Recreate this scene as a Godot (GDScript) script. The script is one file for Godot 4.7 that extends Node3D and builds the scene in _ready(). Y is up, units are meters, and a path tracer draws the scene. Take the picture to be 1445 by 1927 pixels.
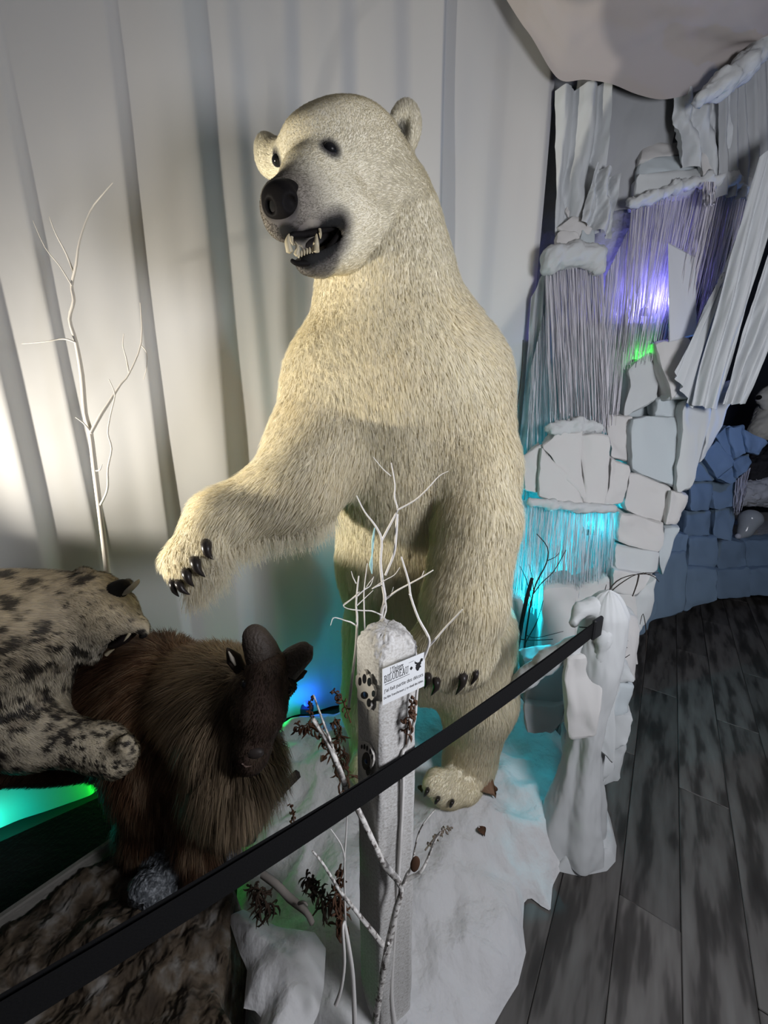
extends Node3D
# A stuffed polar bear rearing up in a winter display, with a snow leopard on a tahr, seen past a belt barrier.

const FOCAL := 726.0          # focal length in pixels of the 1445 x 1927 frame
const CX := 722.5
const CY := 963.5
const EYE := 1.5
const PITCH := 0.24435        # 14 degrees down
var cp := cos(PITCH)
var sp := sin(PITCH)
var rng := RandomNumberGenerator.new()
var names := {}
var noise := FastNoiseLite.new()
var cells := FastNoiseLite.new()
var M := {}

# ---------------------------------------------------------------- places
func P(x: float, y: float, d: float) -> Vector3:
	var u := (x - CX) / FOCAL
	var v := (y - CY) / FOCAL
	return Vector3(u * d, EYE - d * (cp * v + sp), -d * (cp - sp * v))
func Dz(y: float, z: float) -> float:
	return -z / (cp - sp * (y - CY) / FOCAL)
func Pz(x: float, y: float, z: float) -> Vector3:
	return P(x, y, Dz(y, z))
func G(x: float, y: float, h: float) -> Vector3:
	return P(x, y, (EYE - h) / (cp * (y - CY) / FOCAL + sp))
func proj(p: Vector3) -> Vector2:
	var q := p - Vector3(0, EYE, 0)
	var d := q.dot(Vector3(0, -sp, -cp))
	return Vector2(CX + FOCAL * q.x / d, CY - FOCAL * q.dot(Vector3(0, cp, -sp)) / d)

# ---------------------------------------------------------------- nodes
func numbered(called: String) -> String:
	var n: int = names.get(called, 0)
	names[called] = n + 1
	return called if n == 0 else "%s_%03d" % [called, n]
func tag(o: Node3D, label := "", category := "", group := "", kind := "") -> Node3D:
	if label: o.set_meta("label", label)
	if category: o.set_meta("category", category)
	if group: o.set_meta("group", group)
	if kind: o.set_meta("kind", kind)
	return o
func thing(called: String, label: String, category: String, at := Vector3.ZERO, group := "") -> Node3D:
	var o := Node3D.new()
	o.name = numbered(called)
	o.position = at
	add_child(o)
	tag(o, label, category, group)
	return o
func put(called: String, mesh: Mesh, m: Material, parent: Node = null) -> MeshInstance3D:
	# geometry is computed in world axes; a part is shifted back by its thing's place
	var o := MeshInstance3D.new()
	o.mesh = mesh
	o.material_override = m
	if parent == null or parent == self:
		o.name = numbered(called)
		add_child(o)
	else:
		o.name = called
		var off := Vector3.ZERO
		var p: Node = parent
		while p is Node3D and p != self:
			off += (p as Node3D).position
			p = p.get_parent()
		o.position = -off
		parent.add_child(o, true)
	return o
func solo(called: String, mesh: Mesh, m: Material, label: String, category: String, group := "") -> MeshInstance3D:
	var o := put(called, mesh, m)
	tag(o, label, category, group)
	return o
func struct(called: String, mesh: Mesh, m: Material, parent: Node = null) -> MeshInstance3D:
	var o := put(called, mesh, m, parent)
	if parent == null: o.set_meta("kind", "structure")
	return o

# ---------------------------------------------------------------- materials
func mat(c: Color, rough := 0.8, vc := false) -> StandardMaterial3D:   # c is a linear base colour
	var m := StandardMaterial3D.new()
	m.albedo_color = c.linear_to_srgb()
	m.roughness = rough
	m.metallic_specular = 0.35
	m.vertex_color_use_as_albedo = vc
	return m
func bumpy(m: StandardMaterial3D, freq: float, scale: float, oct := 3, seed_ := 1, kind := FastNoiseLite.TYPE_SIMPLEX) -> StandardMaterial3D:
	var n := FastNoiseLite.new()
	n.seed = seed_
	n.noise_type = kind
	n.frequency = 0.02
	n.fractal_octaves = oct
	var t := NoiseTexture2D.new()
	t.width = 256
	t.height = 256
	t.seamless = true
	t.noise = n
	m.heightmap_enabled = true
	m.heightmap_texture = t
	m.heightmap_scale = scale
	m.uv1_triplanar = true
	m.uv1_world_triplanar = true
	m.uv1_scale = Vector3.ONE * freq
	return m
func mottled(m: StandardMaterial3D, freq: float, ramp: Array, oct := 4, seed_ := 3) -> StandardMaterial3D:
	var n := FastNoiseLite.new()
	n.seed = seed_
	n.frequency = 0.015
	n.fractal_octaves = oct
	var t := NoiseTexture2D.new()
	t.width = 512
	t.height = 512
	t.seamless = true
	t.noise = n
	var g := Gradient.new()
	g.offsets = PackedFloat32Array()
	var offs := PackedFloat32Array()
	var cols := PackedColorArray()
	for r in ramp:
		offs.append(r[0])
		cols.append((r[1] as Color).linear_to_srgb())
	g.offsets = offs
	g.colors = cols
	t.color_ramp = g
	m.albedo_color = Color.WHITE
	m.albedo_texture = t
	m.uv1_triplanar = true
	m.uv1_world_triplanar = true
	m.uv1_scale = Vector3.ONE * freq
	return m

# ---------------------------------------------------------------- raw meshes
class Raw:
	var v := PackedVector3Array()
	var n := PackedVector3Array()
	var c := PackedColorArray()
	var uv := PackedVector2Array()
	var f := PackedInt32Array()
	func tri(a: int, b: int, d: int) -> void:
		# front faces run clockwise: turn the face to agree with its normals
		var g := (v[b] - v[a]).cross(v[d] - v[a])
		if g.dot(n[a] + n[b] + n[d]) > 0.0:
			f.append_array([a, d, b])
		else:
			f.append_array([a, b, d])
	func flat(pts: Array) -> void:
		# a flat polygon whose normal is worked out from its points
		var g := Vector3.ZERO
		for i in range(1, pts.size() - 1):
			g += (pts[i] - pts[0]).cross(pts[i + 1] - pts[0])
		flat_n(pts, g.normalized())
	func flat_n(pts: Array, g: Vector3) -> void:
		var s := v.size()
		for p in pts:
			v.append(p)
			n.append(g)
		for i in range(1, pts.size() - 1):
			tri(s, s + i, s + i + 1)
	func tube(pts: Array, radii: Array, sides := 7, cap := true) -> void:
		var s := v.size()
		var k := pts.size()
		var up := Vector3(0.31, 0.2, 0.93).normalized()
		for i in k:
			var t: Vector3 = (pts[mini(i + 1, k - 1)] - pts[maxi(i - 1, 0)]).normalized()
			var a := t.cross(up)
			if a.length() < 0.05: a = t.cross(Vector3(1, 0, 0))
			a = a.normalized()
			var b := t.cross(a).normalized()
			for j in sides:
				var w := TAU * j / sides
				var r := a * cos(w) + b * sin(w)
				v.append(pts[i] + r * radii[i])
				n.append(r)
		for i in k - 1:
			for j in sides:
				var p0 := s + i * sides + j
				var p1 := s + i * sides + (j + 1) % sides
				tri(p0, p1, p0 + sides)
				tri(p1, p1 + sides, p0 + sides)
		if cap:
			for e in [0, k - 1]:
				var q := v.size()
				var t: Vector3 = (pts[0] - pts[1]).normalized() if e == 0 else (pts[k - 1] - pts[k - 2]).normalized()
				v.append(pts[e] + t * radii[e] * 0.5)
				n.append(t)
				for j in sides:
					v.append(v[s + e * sides + j])
					n.append((n[s + e * sides + j] + t).normalized())
				for j in sides:
					tri(q, q + 1 + j, q + 1 + (j + 1) % sides)
	func grid(nu: int, nv: int, fn: Callable) -> void:
		var s := v.size()
		for j in nv + 1:
			for i in nu + 1:
				v.append(fn.call(float(i) / nu, float(j) / nv))
				uv.append(Vector2(float(i) / nu, float(j) / nv))
				n.append(Vector3.ZERO)
		var w := nu + 1
		for j in nv:
			for i in nu:
				var p := s + j * w + i
				f.append_array([p, p + 1, p + w, p + 1, p + w + 1, p + w])
		smooth_from(s)
	func smooth_from(s: int) -> void:
		# normals from the faces, for shapes whose faces already run one way
		for k in range(0, f.size(), 3):
			var a := f[k]
			var b := f[k + 1]
			var d := f[k + 2]
			if a < s: continue
			var g := (v[d] - v[a]).cross(v[b] - v[a])
			n[a] += g
			n[b] += g
			n[d] += g
		for i in range(s, n.size()): n[i] = n[i].normalized()
	func mesh() -> ArrayMesh:
		var a := []
		a.resize(Mesh.ARRAY_MAX)
		a[Mesh.ARRAY_VERTEX] = v
		a[Mesh.ARRAY_NORMAL] = n
		if c.size() == v.size(): a[Mesh.ARRAY_COLOR] = c
		if uv.size() == v.size(): a[Mesh.ARRAY_TEX_UV] = uv
		a[Mesh.ARRAY_INDEX] = f
		var m := ArrayMesh.new()
		m.add_surface_from_arrays(Mesh.PRIMITIVE_TRIANGLES, a)
		return m

# ---------------------------------------------------------------- soft bodies: a smooth field meshed by surface nets
class Blob:
	var q: Array = []     # [kind, a, b, ra, rb, k, flow, length, basis, radii]
	func cap(a: Vector3, b: Vector3, ra: float, rb: float, k := 0.05, length := 0.03) -> void:
		q.append([0, a, b, ra, rb, k, (b - a).normalized(), length, Basis(), Vector3.ZERO])
	func ell(c: Vector3, r: Vector3, basis := Basis(), k := 0.04, length := 0.02, flow := Vector3.DOWN) -> void:
		q.append([1, c, c, maxf(r.x, maxf(r.y, r.z)), 0.0, k, flow, length, basis.inverse(), r])
	func cut(c: Vector3, r: Vector3, basis := Basis(), k := 0.02) -> void:
		q.append([2, c, c, maxf(r.x, maxf(r.y, r.z)), 0.0, k, Vector3.DOWN, 0.0, basis.inverse(), r])
	func one(e: Array, p: Vector3) -> float:
		if e[0] == 0:
			var ba: Vector3 = e[2] - e[1]
			var pa: Vector3 = p - e[1]
			var h := clampf(pa.dot(ba) / maxf(ba.length_squared(), 1e-9), 0.0, 1.0)
			return (pa - ba * h).length() - lerpf(e[3], e[4], h)
		var r: Vector3 = e[9]
		var l: Vector3 = e[8] * (p - e[1])
		var s := l / r
		var k0 := s.length()
		if k0 < 1e-4: return -minf(r.x, minf(r.y, r.z))
		return k0 * (k0 - 1.0) / (s / r).length()
	func at(p: Vector3) -> float:
		var d := 9.0
		for e in q:
			var o := one(e, p)
			if e[0] == 2:
				var h := clampf(0.5 - 0.5 * (d + o) / e[5], 0.0, 1.0)
				d = lerpf(d, -o, h) + e[5] * h * (1.0 - h)
			else:
				var h := clampf(0.5 + 0.5 * (o - d) / e[5], 0.0, 1.0)
				d = lerpf(o, d, h) - e[5] * h * (1.0 - h)
		return d
	func hit(eye: Vector3, dir: Vector3) -> Vector3:
		var t := 0.2
		for i in 90:
			var d := at(eye + dir * t)
			if d < 0.0008: break
			t += d * 0.8
			if t > 6.0: break
		return eye + dir * t
	func normal(p: Vector3) -> Vector3:
		var e := 0.004
		return Vector3(at(p + Vector3(e, 0, 0)) - at(p - Vector3(e, 0, 0)), at(p + Vector3(0, e, 0)) - at(p - Vector3(0, e, 0)), at(p + Vector3(0, 0, e)) - at(p - Vector3(0, 0, e))).normalized()
	func flow_at(p: Vector3) -> Array:
		var w := 0.0
		var fl := Vector3.ZERO
		var ln := 0.0
		var co := Color(0, 0, 0)
		for e in q:
			if e[0] == 2: continue
			var x := exp(-maxf(one(e, p), -0.02) / 0.022)
			w += x
			fl += e[6] * x
			ln += e[7] * x
			if e.size() > 10: co += (e[10] as Color) * x
		w = maxf(w, 1e-9)
		return [fl / w, ln / w, co / w]
	func dye(c: Color) -> void:      # pigment of the bones added since the last call
		for e in q:
			if e.size() == 10: e.append(c)
	func build(cell: float, raw: Raw) -> void:
		var lo := Vector3.ONE * 1e9
		var hi := -lo
		for e in q:
			if e[0] == 2: continue
			var r: float = maxf(e[3], e[4]) + 0.02
			lo = lo.min((e[1] as Vector3).min(e[2]) - Vector3.ONE * r)
			hi = hi.max((e[1] as Vector3).max(e[2]) + Vector3.ONE * r)
		lo -= Vector3.ONE * cell * 2
		var nx := int((hi.x - lo.x) / cell) + 4
		var ny := int((hi.y - lo.y) / cell) + 4
		var nz := int((hi.z - lo.z) / cell) + 4
		var fd := PackedFloat32Array()
		fd.resize(nx * ny * nz)
		fd.fill(9.0)
		for e in q:
			var k: float = e[5]
			var sub: bool = e[0] == 2
			var m: float = maxf(e[3], e[4]) + k * 0.6 + cell * 2.5
			var l := ((e[1] as Vector3).min(e[2]) - Vector3.ONE * m - lo) / cell
			var h := ((e[1] as Vector3).max(e[2]) + Vector3.ONE * m - lo) / cell
			var capsule: bool = e[0] == 0
			var ea: Vector3 = e[1]
			var ba: Vector3 = e[2] - e[1]
			var bl := maxf(ba.length_squared(), 1e-9)
			var ra: float = e[3]
			var dr: float = e[4] - e[3]
			for z in range(maxi(0, int(l.z)), mini(nz, int(h.z) + 1)):
				for y in range(maxi(0, int(l.y)), mini(ny, int(h.y) + 1)):
					var row := (z * ny + y) * nx
					for x in range(maxi(0, int(l.x)), mini(nx, int(h.x) + 1)):
						var p := lo + Vector3(x, y, z) * cell
						var o: float
						if capsule:
							var pa := p - ea
							var t := clampf(pa.dot(ba) / bl, 0.0, 1.0)
							o = (pa - ba * t).length() - ra - dr * t
						else:
							o = one(e, p)
						var d := fd[row + x]
						if sub:
							var w := clampf(0.5 - 0.5 * (d + o) / k, 0.0, 1.0)
							fd[row + x] = lerpf(d, -o, w) + k * w * (1.0 - w)
						elif d > 8.0:
							fd[row + x] = o
						else:
							var w := clampf(0.5 + 0.5 * (o - d) / k, 0.0, 1.0)
							fd[row + x] = lerpf(o, d, w) - k * w * (1.0 - w)
		var id := PackedInt32Array()
		id.resize(nx * ny * nz)
		id.fill(-1)
		var s := [0, 1, nx, nx + 1, nx * ny, nx * ny + 1, nx * ny + nx, nx * ny + nx + 1]
		var s1 := nx
		var s2 := nx * ny
		var edges := [0, 1, 2, 3, 4, 5, 6, 7, 0, 2, 1, 3, 4, 6, 5, 7, 0, 4, 1, 5, 2, 6, 3, 7]
		for z in nz - 1:
			for y in ny - 1:
				var row := (z * ny + y) * nx
				for x in nx - 1:
					var i := row + x
					var b := fd[i] < 0.0
					if b == (fd[i + 1] < 0.0) and b == (fd[i + s1] < 0.0) and b == (fd[i + s1 + 1] < 0.0) and b == (fd[i + s2] < 0.0) and b == (fd[i + s2 + 1] < 0.0) and b == (fd[i + s2 + s1] < 0.0) and b == (fd[i + s2 + s1 + 1] < 0.0):
						continue
					var g := [fd[i], fd[i + 1], fd[i + s1], fd[i + s1 + 1], fd[i + s2], fd[i + s2 + 1], fd[i + s2 + s1], fd[i + s2 + s1 + 1]]
					var sum := Vector3.ZERO
					var cnt := 0
					for k in range(0, 24, 2):
						var a: int = edges[k]
						var c2: int = edges[k + 1]
						var da: float = g[a]
						var db: float = g[c2]
						if (da < 0.0) != (db < 0.0):
							var t := da / (da - db)
							var pa := Vector3(a & 1, (a >> 1) & 1, a >> 2)
							var pb := Vector3(c2 & 1, (c2 >> 1) & 1, c2 >> 2)
							sum += pa.lerp(pb, t)
							cnt += 1
					id[i] = raw.v.size()
					raw.v.append(lo + (Vector3(x, y, z) + sum / cnt) * cell)
					raw.n.append(Vector3(g[1] + g[3] + g[5] + g[7] - g[0] - g[2] - g[4] - g[6], g[2] + g[3] + g[6] + g[7] - g[0] - g[1] - g[4] - g[5], g[4] + g[5] + g[6] + g[7] - g[0] - g[1] - g[2] - g[3]).normalized())
		for z in range(1, nz - 1):
			for y in range(1, ny - 1):
				var row := (z * ny + y) * nx
				for x in range(1, nx - 1):
					var i := row + x
					if id[i] < 0: continue
					var b := fd[i] < 0.0
					for ax in 3:
						var st: int = [1, s1, s2][ax]
						if b == (fd[i + st] < 0.0): continue
						var o1: int = [s1, s2, 1][ax]
						var o2: int = [s2, 1, s1][ax]
						var a := id[i]
						var b2 := id[i - o1]
						var c2 := id[i - o1 - o2]
						var d2 := id[i - o2]
						if a < 0 or b2 < 0 or c2 < 0 or d2 < 0: continue
						raw.tri(a, b2, c2)
						raw.tri(a, c2, d2)

# ---------------------------------------------------------------- fur: fine tapering blades set on a body
func fur(called: String, parent: Node3D, raw: Raw, blob: Blob, count: int, width: float, lie: float, m: Material, look: Callable, down := 0.5, lift := 0.35) -> MeshInstance3D:
	# look(point, length) gives [colour, length]; a length of 0 leaves the spot bare
	var nt := raw.f.size() / 3
	var area := PackedFloat32Array()
	area.resize(nt)
	var total := 0.0
	var eye := Vector3(0, EYE, 0)
	for i in nt:
		var a := raw.v[raw.f[i * 3]]
		var g := (raw.v[raw.f[i * 3 + 1]] - a).cross(raw.v[raw.f[i * 3 + 2]] - a).length()
		if raw.n[raw.f[i * 3]].dot((eye - a).normalized()) < -0.2: g *= 0.22
		total += g
		area[i] = total
	var flows := {}
	var v := PackedVector3Array()
	var nn := PackedVector3Array()
	var cc := PackedColorArray()
	var f := PackedInt32Array()
	v.resize(count * 5)
	nn.resize(count * 5)
	cc.resize(count * 5)
	f.resize(count * 9)
	var made := 0
	for k in count:
		var i := mini(area.bsearch(rng.randf() * total), nt - 1)
		var ia := raw.f[i * 3]
		var ib := raw.f[i * 3 + 1]
		var ic := raw.f[i * 3 + 2]
		var u := rng.randf()
		var w := rng.randf()
		if u + w > 1.0:
			u = 1.0 - u
			w = 1.0 - w
		var p := raw.v[ia] * (1.0 - u - w) + raw.v[ib] * u + raw.v[ic] * w
		var n := (raw.n[ia] * (1.0 - u - w) + raw.n[ib] * u + raw.n[ic] * w).normalized()
		if not flows.has(ia): flows[ia] = blob.flow_at(raw.v[ia])
		var fl: Array = flows[ia]
		var seen: Array = look.call(p, fl[1])
		var ln: float = seen[1] * rng.randf_range(0.7, 1.2)
		if ln <= 0.0: continue
		var q := p * 26.0
		var clump := Vector3(noise.get_noise_3d(q.x, q.y, q.z), noise.get_noise_3d(q.x + 50.0, q.y, q.z), noise.get_noise_3d(q.x, q.y + 70.0, q.z))
		var dir: Vector3 = (fl[0] as Vector3) + Vector3.DOWN * down + clump * 0.22 + Vector3(rng.randf_range(-0.16, 0.16), rng.randf_range(-0.16, 0.16), rng.randf_range(-0.16, 0.16))
		var z := dir - n * n.dot(dir)
		if z.length() < 0.02: z = n.cross(Vector3(0.3, 0.5, 0.8))
		z = z.normalized()
		var a0 := lie - lift + rng.randf_range(-0.2, 0.2) + clump.x * 0.22
		var a1 := lie + rng.randf_range(-0.05, 0.16)
		var d0 := n * cos(a0) + z * sin(a0)
		var d1 := n * cos(a1) + z * sin(a1)
		var x := (n.cross(z) + n * rng.randf_range(-0.5, 0.5)).normalized()
		var hw := x * (width * 0.5)
		var root := p - n * minf(0.002, ln * 0.12)
		var mid := root + d0 * ln * 0.5
		var tip := mid + d1 * ln * 0.5
		var j := made * 5
		v[j] = root - hw; v[j + 1] = root + hw; v[j + 2] = mid - hw * 0.8; v[j + 3] = mid + hw * 0.8; v[j + 4] = tip
		var side := rng.randf_range(-0.28, 0.28)
		var up := (n + x * side + d0.cross(x) * -0.15).normalized()
		var n0 := (up - x * 0.22).normalized()
		var n1 := (up + x * 0.22).normalized()
		nn[j] = n0; nn[j + 1] = n1; nn[j + 2] = n0; nn[j + 3] = n1; nn[j + 4] = up
		var col: Color = seen[0]
		var jit := rng.randf_range(0.88, 1.07)
		col = Color(col.r * jit, col.g * jit, col.b * jit * rng.randf_range(0.94, 1.04))
		for t in 5: cc[j + t] = col
		var e := made * 9
		f[e] = j; f[e + 1] = j + 1; f[e + 2] = j + 2; f[e + 3] = j + 1; f[e + 4] = j + 3; f[e + 5] = j + 2; f[e + 6] = j + 2; f[e + 7] = j + 3; f[e + 8] = j + 4
		made += 1
	v.resize(made * 5)
	nn.resize(made * 5)
	cc.resize(made * 5)
	f.resize(made * 9)
	var out := Raw.new()
	out.v = v
	out.n = nn
	out.c = cc
	out.f = f
	var o := put(called, out.mesh(), m, parent)
	o.set_meta("kind", "stuff")
	return o

# ---------------------------------------------------------------- solids
func hexa(c: Array, bevel: float, wob := 0.0) -> ArrayMesh:
	# eight corners (four in front, four behind, same order); edges are chamfered, faces are split and slightly uneven
	var raw := Raw.new()
	var mid := Vector3.ZERO
	for p in c: mid += p / 8.0
	var faces := [[0, 1, 2, 3], [4, 5, 6, 7], [0, 1, 5, 4], [1, 2, 6, 5], [2, 3, 7, 6], [3, 0, 4, 7]]
	var corner := {}
	for fi in 6:
		var fa: Array = faces[fi]
		var fc := Vector3.ZERO
		for k in fa: fc += c[k] / 4.0
		var inset := []
		for k in 4:
			var p: Vector3 = c[fa[k]]
			var e0 := (c[fa[(k + 1) % 4]] - p) as Vector3
			var e1 := (c[fa[(k + 3) % 4]] - p) as Vector3
			var q := p + e0.normalized() * minf(bevel, e0.length() * 0.3) + e1.normalized() * minf(bevel, e1.length() * 0.3)
			inset.append(q)
			corner[fi * 8 + fa[k]] = q
		var g := (inset[2] - inset[0]).cross(inset[3] - inset[1]).normalized() as Vector3
		if g.dot(fc - mid) < 0.0: g = -g
		var cc := fc + g * rng.randf_range(-wob, wob * 0.4)
		for k in 4:
			raw.flat_n([cc, inset[k], inset[(k + 1) % 4]], g)
			var s := raw.v.size() - 3
			var gg := (raw.v[s + 1] - raw.v[s]).cross(raw.v[s + 2] - raw.v[s]).normalized()
			if gg.dot(g) < 0.0: gg = -gg
			for t in 3: raw.n[s + t] = gg
	for f1 in 6:
		for f2 in range(f1 + 1, 6):
			var sh := []
			for k in faces[f1]:
				if k in faces[f2]: sh.append(k)
			if sh.size() != 2: continue
			var pts := [corner[f1 * 8 + sh[0]], corner[f1 * 8 + sh[1]], corner[f2 * 8 + sh[1]], corner[f2 * 8 + sh[0]]]
			var g := ((pts[2] - pts[0]) as Vector3).cross(pts[3] - pts[1]).normalized()
			var ec: Vector3 = (c[sh[0]] + c[sh[1]]) / 2.0
			if g.dot(ec - mid) < 0.0: g = -g
			raw.flat_n(pts, g)
	for k in 8:
		var pts := []
		for fi in 6:
			if k in faces[fi]: pts.append(corner[fi * 8 + k])
		var g := ((pts[1] - pts[0]) as Vector3).cross(pts[2] - pts[0]).normalized()
		if g.dot(c[k] - mid) < 0.0: g = -g
		raw.flat_n(pts, g)
	return raw.mesh()
func rough_block(c: Array, wob: float) -> ArrayMesh:
	# a block of carved foam: rounded edges, uneven broken faces
	var raw := Raw.new()
	var n := 9
	var mid := Vector3.ZERO
	for p in c: mid += p / 8.0
	var sd := rng.randf() * 40.0
	for ax in 3:
		for s in [-1.0, 1.0]:
			var st := raw.v.size()
			for j in n + 1:
				for i in n + 1:
					var q := Vector3.ZERO
					q[ax] = s
					q[(ax + 1) % 3] = 1.0 - 2.0 * i / n
					q[(ax + 2) % 3] = 1.0 - 2.0 * j / n
					for e in 3: q[e] = signf(q[e]) * pow(absf(q[e]), 0.75)
					var k := pow(pow(absf(q.x), 12.0) + pow(absf(q.y), 12.0) + pow(absf(q.z), 12.0), 1.0 / 12.0)
					q = (q / k + Vector3.ONE) * 0.5
					var f0: Vector3 = (c[3] as Vector3).lerp(c[2], q.x).lerp((c[0] as Vector3).lerp(c[1], q.x), q.y)
					var f1: Vector3 = (c[7] as Vector3).lerp(c[6], q.x).lerp((c[4] as Vector3).lerp(c[5], q.x), q.y)
					var p := f1.lerp(f0, q.z)
					var h := p * 7.0 + Vector3(sd, 0, 0)
					var w := Vector3(noise.get_noise_3dv(h), noise.get_noise_3dv(h + Vector3(0, 31, 0)), noise.get_noise_3dv(h + Vector3(0, 0, 57))) * wob * 0.9
					h = p * 34.0
					w += Vector3(noise.get_noise_3dv(h), noise.get_noise_3dv(h + Vector3(0, 31, 0)), noise.get_noise_3dv(h + Vector3(0, 0, 57))) * 0.0035
					raw.v.append(p + w)
					raw.n.append(Vector3.ZERO)
			for j in n:
				for i in n:
					var a := st + j * (n + 1) + i
					raw.f.append_array([a, a + 1, a + n + 1, a + 1, a + n + 2, a + n + 1])
			raw.smooth_from(st)
			var g := Vector3.ZERO
			var m := Vector3.ZERO
			for i in range(st, raw.v.size()):
				g += raw.n[i]
				m += raw.v[i] / float(raw.v.size() - st)
			if g.dot(m - mid) < 0.0:
				for i in range(st, raw.n.size()): raw.n[i] = -raw.n[i]
				for k2 in range(raw.f.size() - n * n * 6, raw.f.size(), 3):
					var t := raw.f[k2]
					raw.f[k2] = raw.f[k2 + 1]
					raw.f[k2 + 1] = t
	return raw.mesh()
func boxm(lo: Vector3, hi: Vector3, bevel := 0.004) -> ArrayMesh:
	return hexa([Vector3(lo.x, lo.y, hi.z), Vector3(hi.x, lo.y, hi.z), Vector3(hi.x, hi.y, hi.z), Vector3(lo.x, hi.y, hi.z), Vector3(lo.x, lo.y, lo.z), Vector3(hi.x, lo.y, lo.z), Vector3(hi.x, hi.y, lo.z), Vector3(lo.x, hi.y, lo.z)], bevel)
func slab(quad: Array, d: Array, thick: float, bevel := 0.012, wob := 0.012, back := Vector3(0.25, 0, -1)) -> ArrayMesh:
	# a block whose front face has the given corners (pixel, depth) and which reaches back by its thickness
	var c := []
	var mx: float = (quad[0][0] + quad[1][0] + quad[2][0] + quad[3][0]) / 4.0
	var my: float = (quad[0][1] + quad[1][1] + quad[2][1] + quad[3][1]) / 4.0
	for i in 4: c.append(P(mx + (quad[i][0] - mx) * 1.045, my + (quad[i][1] - my) * 1.045, (d[i] if d.size() == 4 else d[0]) + rng.randf_range(-0.02, 0.02)))
	for i in 4: c.append(c[i] + back.normalized() * thick + Vector3(rng.randf_range(-0.01, 0.01), rng.randf_range(-0.01, 0.01), 0))
	if wob > 0.0: return rough_block(c, wob)
	return hexa(c, bevel, wob)
func smooth_line(pts: Array, steps := 4) -> Array:
	# pts: [position, radius]; Catmull-Rom through them
	var out := [[], []]
	for i in pts.size() - 1:
		var p0: Vector3 = pts[maxi(i - 1, 0)][0]
		var p1: Vector3 = pts[i][0]
		var p2: Vector3 = pts[i + 1][0]
		var p3: Vector3 = pts[mini(i + 2, pts.size() - 1)][0]
		for s in steps:
			var t := float(s) / steps
			out[0].append(p1.cubic_interpolate(p2, p0, p3, t))
			out[1].append(lerpf(pts[i][1], pts[i + 1][1], t))
	out[0].append(pts[-1][0])
	out[1].append(pts[-1][1])
	return out
func stick(raw: Raw, px: Array, d0: float, d1: float, r0: float, r1: float, steps := 3, sides := 6) -> void:
	# a twig through pixels, its depth and radius running from one end to the other
	var pts := []
	var k := px.size() - 1
	for i in px.size():
		var t := float(i) / k
		var d := lerpf(d0, d1, t)
		var p := P(px[i][0], px[i][1], d)
		if i > 0 and i < k: p += Vector3(0, 0, rng.randf_range(-0.006, 0.006))
		pts.append([p, lerpf(r0, r1, t) * rng.randf_range(0.92, 1.1)])
	var l := smooth_line(pts, steps)
	raw.tube(l[0], l[1], sides)

# ---------------------------------------------------------------- the scene
func _ready() -> void:
	rng.seed = 20240
	noise.seed = 7
	noise.frequency = 1.0
	noise.fractal_octaves = 3
	cells.seed = 5
	cells.noise_type = FastNoiseLite.TYPE_CELLULAR
	cells.frequency = 1.0
	camera_and_light()
	materials()
	room()
	curtains()
	ceiling_cloth()
	floor_boards()
	ground_things()
	bear()
	tahr()
	leopard()
	ice_wall()
	far_wall()
	post_and_sign()
	barrier()
	twigs()
	litter()

func camera_and_light() -> void:
	var cam := Camera3D.new()
	cam.name = "camera"
	cam.fov = rad_to_deg(2.0 * atan(CY / FOCAL))
	cam.near = 0.03
	cam.far = 40.0
	cam.transform = Transform3D(Basis(Vector3.RIGHT, -PITCH), Vector3(0, EYE, 0))
	add_child(cam)
	var we := WorldEnvironment.new()
	we.name = "environment"
	var e := Environment.new()
	e.background_mode = Environment.BG_COLOR
	e.background_color = Color(0, 0, 0)
	e.tonemap_mode = Environment.TONE_MAPPER_LINEAR
	e.tonemap_exposure = 1.0
	e.sdfgi_enabled = true
	e.ssao_enabled = true
	e.ssil_enabled = true
	we.environment = e
	add_child(we)
	# unseen warm flood lamp at the left, placed to light bear and curtain
	flood(Vector3(-1.5, 1.20, -0.66), Vector3(-0.12, 1.75, -1.2), 3.8, Color(1.0, 0.97, 0.91))
	# an unseen lamp out of view at the right, placed to light the bear
	globe(Vector3(0.98, 1.62, -0.06), 1.85, Color(0.965, 0.97, 1.0))
	# coloured LED lamps, themselves unseen, placed to give the coloured glows
	led(Vector3(-0.50, 0.13, -1.55), 0.013, Color(0.05, 1.0, 0.42), "green LED lamp on the ground behind the goat's head")
	led(Vector3(-0.38, 0.13, -1.61), 0.016, Color(0.12, 0.28, 1.0), "blue LED lamp at the foot of the curtain beside the fern")
	led(Vector3(-1.04, 0.07, -1.24), 0.05, Color(0.05, 1.0, 0.22), "green LED lamp behind the rock under the goat")
	led(Vector3(-1.42, 0.07, -1.0), 0.05, Color(0.05, 0.8, 0.7), "teal LED lamp behind the black box at the left edge")
	led(P(1112, 985, 1.70), 0.03, Color(0.06, 0.85, 0.95), "unseen cyan LED lamp under the foam cluster, placed to widen the cyan glow")  # unseen second lamp, widens the cyan glow on the threads
	led(P(1000, 1118, 1.74), 0.32, Color(0.06, 0.85, 0.95), "cyan LED lamp behind the threads at the bear's back")
	led(P(1222, 570, 1.72), 0.16, Color(0.55, 0.52, 1.0), "violet LED lamp high behind the tall thread curtain")
	led(P(1200, 668, 1.73), 0.012, Color(0.3, 1.0, 0.35), "green LED lamp behind the blocks under the tall thread curtain")
	led(Vector3(1.9, 1.6, -1.7), 0.2, Color(0.35, 0.6, 1.0), "unseen pale blue LED lamp in the passage, placed to light the far wall")  # out of view, placed to tint the far wall blue

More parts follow.
